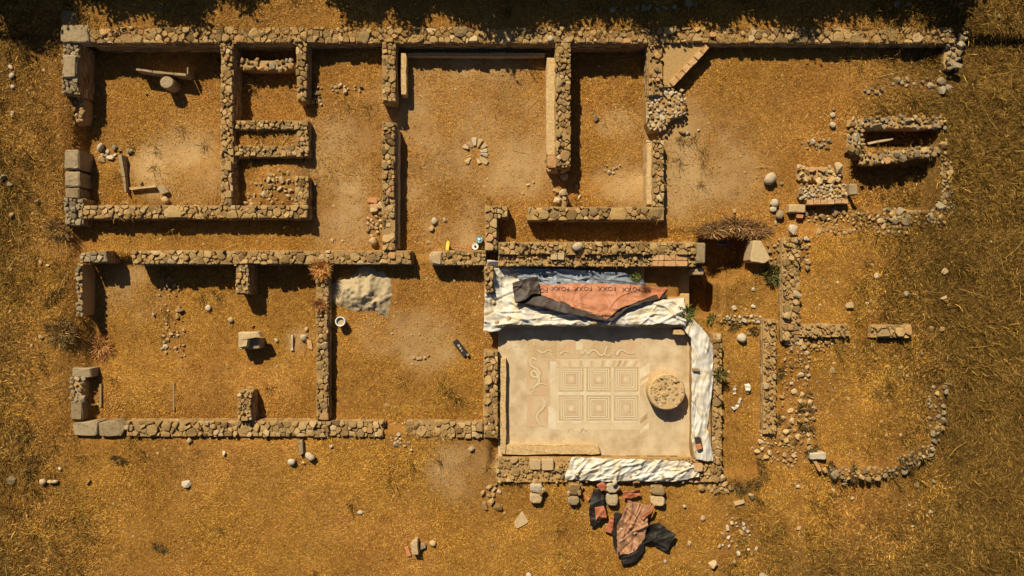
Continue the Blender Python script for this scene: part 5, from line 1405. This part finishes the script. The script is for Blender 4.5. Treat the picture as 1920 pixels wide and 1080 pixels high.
WD = [(1379, 608, .28), (1418, 620, .26), (1460, 700, .3), (1477, 735, .26), (1508, 765, .25), (1455, 790, .34), (1478, 800, .3), (1512, 800, .3), (1522, 842, .22), (1560, 880, .34), (1600, 888, .3), (1650, 878, .3), (1700, 868, .36), (1720, 852, .34), (1735, 655, .34), (1740, 770, .3), (1790, 800, .34),
      (1430, 880, .4), (1410, 908, .42), (1440, 862, .3), (1470, 985 - 30, .26), (1385, 915, .3), (1535, 720, .3), (1770, 640, .3), (1680, 905, .4), (1330, 1000, .3), (1600, 1045, .3), (1700, 1060, .34), (1480, 965, .28), (300, 1026, .26), (224, 862, .26), (60, 875, .5), (100, 560, .4), (50, 820, .45), (770, 1010, .2), (945, 1000, .25)]
NAMES = ['beside the crossing of pale stones', 'left of the earthen wall top', 'in the middle of the earthen wall', 'low on the earthen wall', 'on the winding trail of stones', 'at the foot of the earthen wall', 'under the earthen wall foot', 'right of the earthen wall foot', 'at the marble block', 'right of the marble block', 'on the left of the curved stone row', 'in the middle of the curved stone row',
         'on the right of the curved stone row', 'at the bend of the curved stone row', 'under the last low wall', 'in the upper right rim of the weedy hollow', 'right of the curved stone row top', 'in the straw at the bottom of the straw strip', 'around the squared block below the straw strip', 'right of the strip foot', 'in the meadow under the earthen wall', 'left of the squared block below the straw strip',
         'below the spill of broken stones', 'right of the reddish stone', 'below the curved stone row', 'below the ragged corner rubble', 'in the bottom right meadow', 'near the bottom edge on the right', 'in the meadow left of the ring-shaped stone', 'as a dark spot in the lower left meadow', 'as a round black clump below the bottom left wall', 'above the two oval cobbles', 'left of the black shaded strip', 'at the left edge beside the bottom wall', 'above the half-round slab', 'left of the big flat tile']
for k, ((px, py, r), nm) in enumerate(zip(WD, NAMES)):
    if k in (3, 6, 11, 14, 15, 16, 19, 20, 22, 23, 24, 25, 26, 27, 28, 34, 35): continue
    o = bush('dark_weed', 'dark weed clump ' + nm, px, py, r * .75, .2, 170, DRK + BRN[:1] + [(.2, .12, .035)], .6, .08, .24, .018, None, 'weed', 'dark weed clumps')
    o.rotation_euler = (0, 0, px * .7); o.scale = (1.2, .55, 1)
# ------------------------------------------------------------------ straw, stalks and gravel
def rect_mask(x, y, polys=None):
    m = np.zeros(len(x), bool)
    for pl in (RECTS if polys is None else polys):
        xs = [q[0] for q in pl]; ys = [q[1] for q in pl]
        idx = np.where((x > min(xs)) & (x < max(xs)) & (y > min(ys)) & (y < max(ys)))[0]
        if len(idx) == 0: continue
        c = np.zeros(len(idx), bool); j = len(pl) - 1
        X_, Y_ = x[idx], y[idx]
        for i in range(len(pl)):
            xi, yi = pl[i]; xj, yj = pl[j]
            if yi != yj:
                cond = (yi > Y_) != (yj > Y_)
                c ^= cond & (X_ < (xj - xi) * (Y_ - yi) / (yj - yi) + xi)
            j = i
        m[idx[c]] = True
    return m
ON = []   # the overgrown wall carries straw on its top
for pts, zt in ((rect(165, 51, 1792, 80), .60), (rect(1634, 609, 1708, 632), .42)): ON.append((pxpoly(pts, zt), zt))

STRAW = [(.58, .29, .052), (.48, .22, .036), (.62, .345, .078), (.40, .172, .028), (.60, .35, .092), (.29, .115, .020)]
GOLD = [(.58, .315, .04), (.48, .25, .03), (.61, .36, .065), (.37, .175, .022), (.25, .11, .017)]
OLIVE_VIGNETTE = [(.21, .120, .024), (.155, .085, .017), (.26, .155, .034), (.11, .057, .012), (.07, .037, .009)]  # unmown olive grass, coloured darker still to imitate a vignette at the edges
def straw(n, lmin, lmax, wmin, wmax, up, keepf, single=False):
    x = nrng.uniform(-20.6, 20.6, n); y = nrng.uniform(-12.0, 12.0, n)
    k = keepf(x, y) > nrng.uniform(0, 1, n)
    x, y = x[k], y[k]
    k = ~rect_mask(x, y) & ~(rect_mask(x, y, THIN) & (nrng.uniform(0, 1, len(x)) < .65))
    x, y = x[k], y[k]
    z = gz(x, y)
    for pl, zt in ON:
        xs = [q[0] for q in pl]; ys = [q[1] for q in pl]
        inn_ = (x > min(xs)) & (x < max(xs)) & (y > min(ys)) & (y < max(ys))
        f = (y - min(ys)) / (max(ys) - min(ys))
        dens = np.clip(.22 + .9 * (f - .2) * (1.25 - (x + 16) / 22) + .5 * (fbm(x * 1.2, y * 1.2, 61, 3) - .5), 0.04, .8)
        z = np.where(inn_, zt + nrng.uniform(-.03, .05, len(x)), z)
        drop = inn_ & (nrng.uniform(0, 1, len(x)) > dens)
        x, y, z = x[~drop], y[~drop], z[~drop]
    if not single:      # a little straw blown onto the wall tops
        ex = []
        for pl, zt in TOPS:
            xs = [q[0] for q in pl]; ys = [q[1] for q in pl]
            k_ = int((max(xs) - min(xs)) * (max(ys) - min(ys)) * 26)
            qx = nrng.uniform(min(xs), max(xs), k_); qy = nrng.uniform(min(ys), max(ys), k_)
            kk = fbm(qx * .9, qy * .9, 66, 3) > .47
            ex.append(np.stack([qx[kk], qy[kk], np.full(int(kk.sum()), zt + .015)]))
        ex = np.concatenate(ex, 1)
        x = np.concatenate([x, ex[0]]); y = np.concatenate([y, ex[1]]); z = np.concatenate([z, ex[2]])
    n = len(x)
    m = meadow(x, y)
    gold = sstep(.45, .62, fbm(x * .22 + 5, y * .22, 88, 3) - y * .012)
    c = pick(STRAW, n, .20)
    gsel = nrng.uniform(0, 1, n) < gold * .8
    c[gsel] = pick(GOLD, int(gsel.sum()), .20)
    osel = nrng.uniform(0, 1, n) < m * 1.0
    c[osel] = pick(OLIVE_VIGNETTE, int(osel.sum()), .32)
    c = c * (.62 + .70 * fbm(x * .55 + 7, y * .55, 123, 4))[:, None]       # patches of older and fresher straw
    # blades combed by wind and feet: direction follows a slow field
    az = (fbm(x * .5, y * .5, 91, 2) * 9 + nrng.normal(0, 1.1, n))
    L = nrng.uniform(lmin, lmax, n) * (1 + (.8 if single else .35) * m)
    el = np.abs(nrng.normal(up, .22, n)) + .12 * m
    return blade_mesh('straw', x, y, z + .004, az, L, np.clip(el, .03, 1.4), nrng.uniform(wmin, wmax, n) * (1 + .7 * m), c if single else c * .72, .5, single)
patch = lambda x, y: np.clip(1.15 - dusty(x, y) * 1.05 - .5 * sstep(.5, .75, fbm(x * .9, y * .9, 33, 3)) , .1, 1)
tag(link('straw_litter', straw(800000, .045, .13, .008, .016, .18, patch, True), (0, 0, 0)), 'short dry straw covering all the ground', 'straw', kind='stuff')
tag(link('straw_stalks', straw(42000, .12, .26, .008, .015, .22, lambda x, y: np.clip((.25 + .9 * meadow(x, y)) * (1 - .8 * dusty(x, y)) * sstep(.30, .62, fbm(x * .6, y * .6, 35, 3)), 0, 1)), (0, 0, 0)),
    'longer dry stalks lying in the grass', 'straw', kind='stuff')
# taller tufts of unmown grass in the meadow
nt_ = 5200
tx = nrng.uniform(-20.6, 20.6, nt_); ty = nrng.uniform(-12, 12, nt_)
k = (np.clip(meadow(tx, ty) * 1.2 * sstep(.36, .6, fbm(tx * .5, ty * .5, 36, 3)) + .004, 0, 1) > nrng.uniform(0, 1, nt_)) & ~rect_mask(tx, ty)
tx, ty = tx[k], ty[k]
per = 22
x = np.repeat(tx, per) + nrng.normal(0, .07, len(tx) * per); y = np.repeat(ty, per) + nrng.normal(0, .07, len(tx) * per)
n = len(x)
mm = blade_mesh('tufts', x, y, gz(x, y), nrng.uniform(0, math.tau, n), nrng.uniform(.18, .46, n), np.clip(nrng.normal(.95, .3, n), .2, 1.5), nrng.uniform(.008, .018, n), pick(OLIVE_VIGNETTE + [(.30, .185, .04)], n, .4), .6)
tag(link('meadow_tufts', mm, (0, 0, 0)), 'tufts of taller unmown grass in the meadow', 'grass', kind='stuff')
# single pale reed stalks that catch the light
n = 600
x = nrng.uniform(-20, 20, n); y = nrng.uniform(-11.5, 11.5, n)
k = (nrng.uniform(0, 1, n) < .12 + .8 * meadow(x, y)) & ~rect_mask(x, y)
x, y = x[k], y[k]; n = len(x)
mm = blade_mesh('reeds', x, y, gz(x, y) + .05, nrng.normal(.9, .7, n), nrng.uniform(.4, 1.0, n), np.abs(nrng.normal(.1, .08, n)), nrng.uniform(.008, .014, n), pick([(.44, .29, .075), (.34, .22, .055), (.50, .35, .12)], n), .08)
tag(link('reed_stalks', mm, (0, 0, 0)), 'long single pale stalks lying across the meadow', 'stalks', kind='stuff')

# gravel
def gravel(n, smin, smax, keepf, seed):
    rg = np.random.default_rng(seed)
    x = rg.uniform(-20, 20, n); y = rg.uniform(-11.6, 11.6, n)
    k = (keepf(x, y) > rg.uniform(0, 1, n)) & ~rect_mask(x, y)
    x, y = x[k], y[k]; z = gz(x, y); m_ = len(x)
    oct_ = np.array([(1, 0, 0), (0, 1, 0), (-1, 0, 0), (0, -1, 0), (0, 0, 1), (0, 0, -1)], float)
    s = (smin + (smax - smin) * rg.uniform(0, 1, m_) ** 3)[:, None, None]
    v = oct_[None] * rg.uniform(.6, 1.25, (m_, 6, 1)) * s
    v[:, :, 2] *= .6
    a = rg.uniform(0, 6.28, m_)[:, None]
    vx = v[:, :, 0] * np.cos(a) - v[:, :, 1] * np.sin(a); vy = v[:, :, 0] * np.sin(a) + v[:, :, 1] * np.cos(a)
    v[:, :, 0] = vx + x[:, None]; v[:, :, 1] = vy + y[:, None]; v[:, :, 2] += z[:, None] + .01
    f = []
    T = [(0, 1, 4), (1, 2, 4), (2, 3, 4), (3, 0, 4)]
    faces = (np.arange(m_)[:, None, None] * 6 + np.array(T)[None]).reshape(-1, 3)
    me = bpy.data.meshes.new('gravel')
    me.vertices.add(m_ * 6); me.vertices.foreach_set('co', v.astype(np.float32).ravel())
    me.loops.add(len(faces) * 3); me.polygons.add(len(faces))
    me.loops.foreach_set('vertex_index', faces.astype(np.int32).ravel()); me.polygons.foreach_set('loop_start', np.arange(0, len(faces) * 3, 3, dtype=np.int32))
    me.update(calc_edges=True); me.materials.append(M['rubble_mix'])
    return me
def near_walls(x, y):
    d = np.full(x.shape, 9.0)
    for pl in RECTS:
        xs = [q[0] for q in pl]; ys = [q[1] for q in pl]
        dx = np.maximum(np.maximum(min(xs) - x, x - max(xs)), 0); dy = np.maximum(np.maximum(min(ys) - y, y - max(ys)), 0)
        d = np.minimum(d, np.hypot(dx, dy))
    right = ((x > 8.5) & (x < 15) & (y < 6) & (y > -9)) * .3
    return np.clip(np.exp(-d / .35) * .4 + .05 + right, 0, 1) * sstep(.3, .6, fbm(x * .8, y * .8, 44, 3)) * 1.2
tag(link('gravel', gravel(40000, .015, .075, near_walls, 5), (0, 0, 0)), 'small stones and chips strewn over the ruin floor', 'gravel', kind='stuff')

# ------------------------------------------------------------------ trees beyond the top edge, whose shade lies on the terrace
def tree_meshes(seed, hgt, rx, n=9000):
    rg = np.random.default_rng(seed)
    mb = MB()
    def limb(a, b_, r0, r1):
        d = (b_ - a).normalized(); u = d.orthogonal().normalized(); w_ = d.cross(u)
        k = 8
        vs = [a + (u * math.cos(i * math.tau / k) + w_ * math.sin(i * math.tau / k)) * r0 for i in range(k)] + [b_ + (u * math.cos(i * math.tau / k) + w_ * math.sin(i * math.tau / k)) * r1 for i in range(k)]
        mb.add(vs, [(i, (i + 1) % k, k + (i + 1) % k, k + i) for i in range(k)])
    top = Vector((.1, 0, hgt * .45)); limb(Vector((0, 0, -.3)), top, .14, .09)
    for i in range(6):
        t = i * 1.05 + rg.uniform(0, .5)
        limb(top, top + Vector((math.cos(t) * rx * .6, math.sin(t) * rx * .5, hgt * rg.uniform(.15, .4))), .07, .02)
    tm = bpy.data.meshes.new('trunk'); tm.from_pydata(mb.v, [], mb.f); tm.materials.append(M['bark'])
    cl = rg.normal(0, 1, (34, 3)); cl /= np.linalg.norm(cl, axis=1)[:, None]; cl *= rg.uniform(.35, 1, (34, 1))
    cl = cl * np.array([rx, rx * .8, hgt * .33]) + np.array([0, 0, hgt * .62])
    ci = rg.integers(0, 34, n)
    p = cl[ci] + rg.normal(0, .24, (n, 3)) * np.array([1, 1, .8])
    p[:, 2] = np.maximum(p[:, 2], .15)
    s = rg.uniform(.06, .12, n)
    d1 = rg.normal(0, 1, (n, 3)); d1 /= np.linalg.norm(d1, axis=1)[:, None]
    d2 = np.cross(d1, rg.normal(0, 1, (n, 3))); d2 /= np.linalg.norm(d2, axis=1)[:, None]
    v = np.stack([p - d1 * s[:, None], p + d2 * s[:, None] * .6, p + d1 * s[:, None], p - d2 * s[:, None] * .6], 1).reshape(-1, 3)
    cm = bpy.data.meshes.new('crown')
    cm.vertices.add(n * 4); cm.vertices.foreach_set('co', v.astype(np.float32).ravel())
    set_quads(cm, np.arange(n * 4, dtype=np.int32).reshape(-1, 4))
    cm.materials.append(M['leaf'])
    return tm, cm
TM = [tree_meshes(3, 3.3, 1.65), tree_meshes(8, 3.1, 1.5)]
TREES = [(30, -95, 1.0), (165, -120, .95), (300, -125, 1.0), (410, -150, .9), (640, -140, 1.0), (770, -125, 1.0), (900, -125, 1.05), (1050, -135, .95), (1180, -122, 1.0), (1310, -122, 1.05), (1440, -130, 1.0), (1570, -140, .95), (1690, -138, 1.0)]
TL = ['leftmost dark tree shading the top-left corner', 'dark tree shading the terrace above the corner blocks', 'dark tree shading the terrace over the top-left room', 'small dark tree shading the terrace over the cells', 'dark tree shading the terrace above the corridor', 'dark tree shading the terrace at the upper doorway wall', 'dark tree shading the terrace above the courtyard', 'dark tree shading the terrace at the courtyard right wall', 'dark tree shading the terrace above the tall narrow room', 'dark tree shading the terrace above the diagonal brick kerb', 'dark tree shading the terrace above the open straw ground', 'dark tree shading the terrace left of the two rocks', 'rightmost dark tree shading the terrace by the two rocks']
for k, (px, py) in enumerate(((235, -128), (705, -132), (835, -124), (975, -128), (1115, -126), (1245, -122), (1375, -126), (1505, -134), (1630, -138))):
    TREES.append((px, py, .95)); TL.append('dark tree filling the gap ' + ('over the top-left room', 'above the corridor end', 'above the courtyard left half', 'above the courtyard right half', 'beside the tall narrow room', 'above the battered wall', 'above the diagonal kerb end', 'above the middle of the open ground', 'left of the rightmost tree')[k])
for i, (px, py, s) in enumerate(TREES):
    x, y = (px - 960) / S, (540 - py + 2) / S
    t_ = empty('evergreen_tree', (x, y, gz1(x, y)), TL[i], 'tree', 'trees beyond the top edge')
    t_.rotation_euler = (0, 0, i * 1.7); t_.scale = (s, s, s)
    for nm, me_ in zip(('trunk', 'crown'), TM[i % 2]):
        o = bpy.data.objects.new(nm, me_); o.parent = t_; col.objects.link(o)
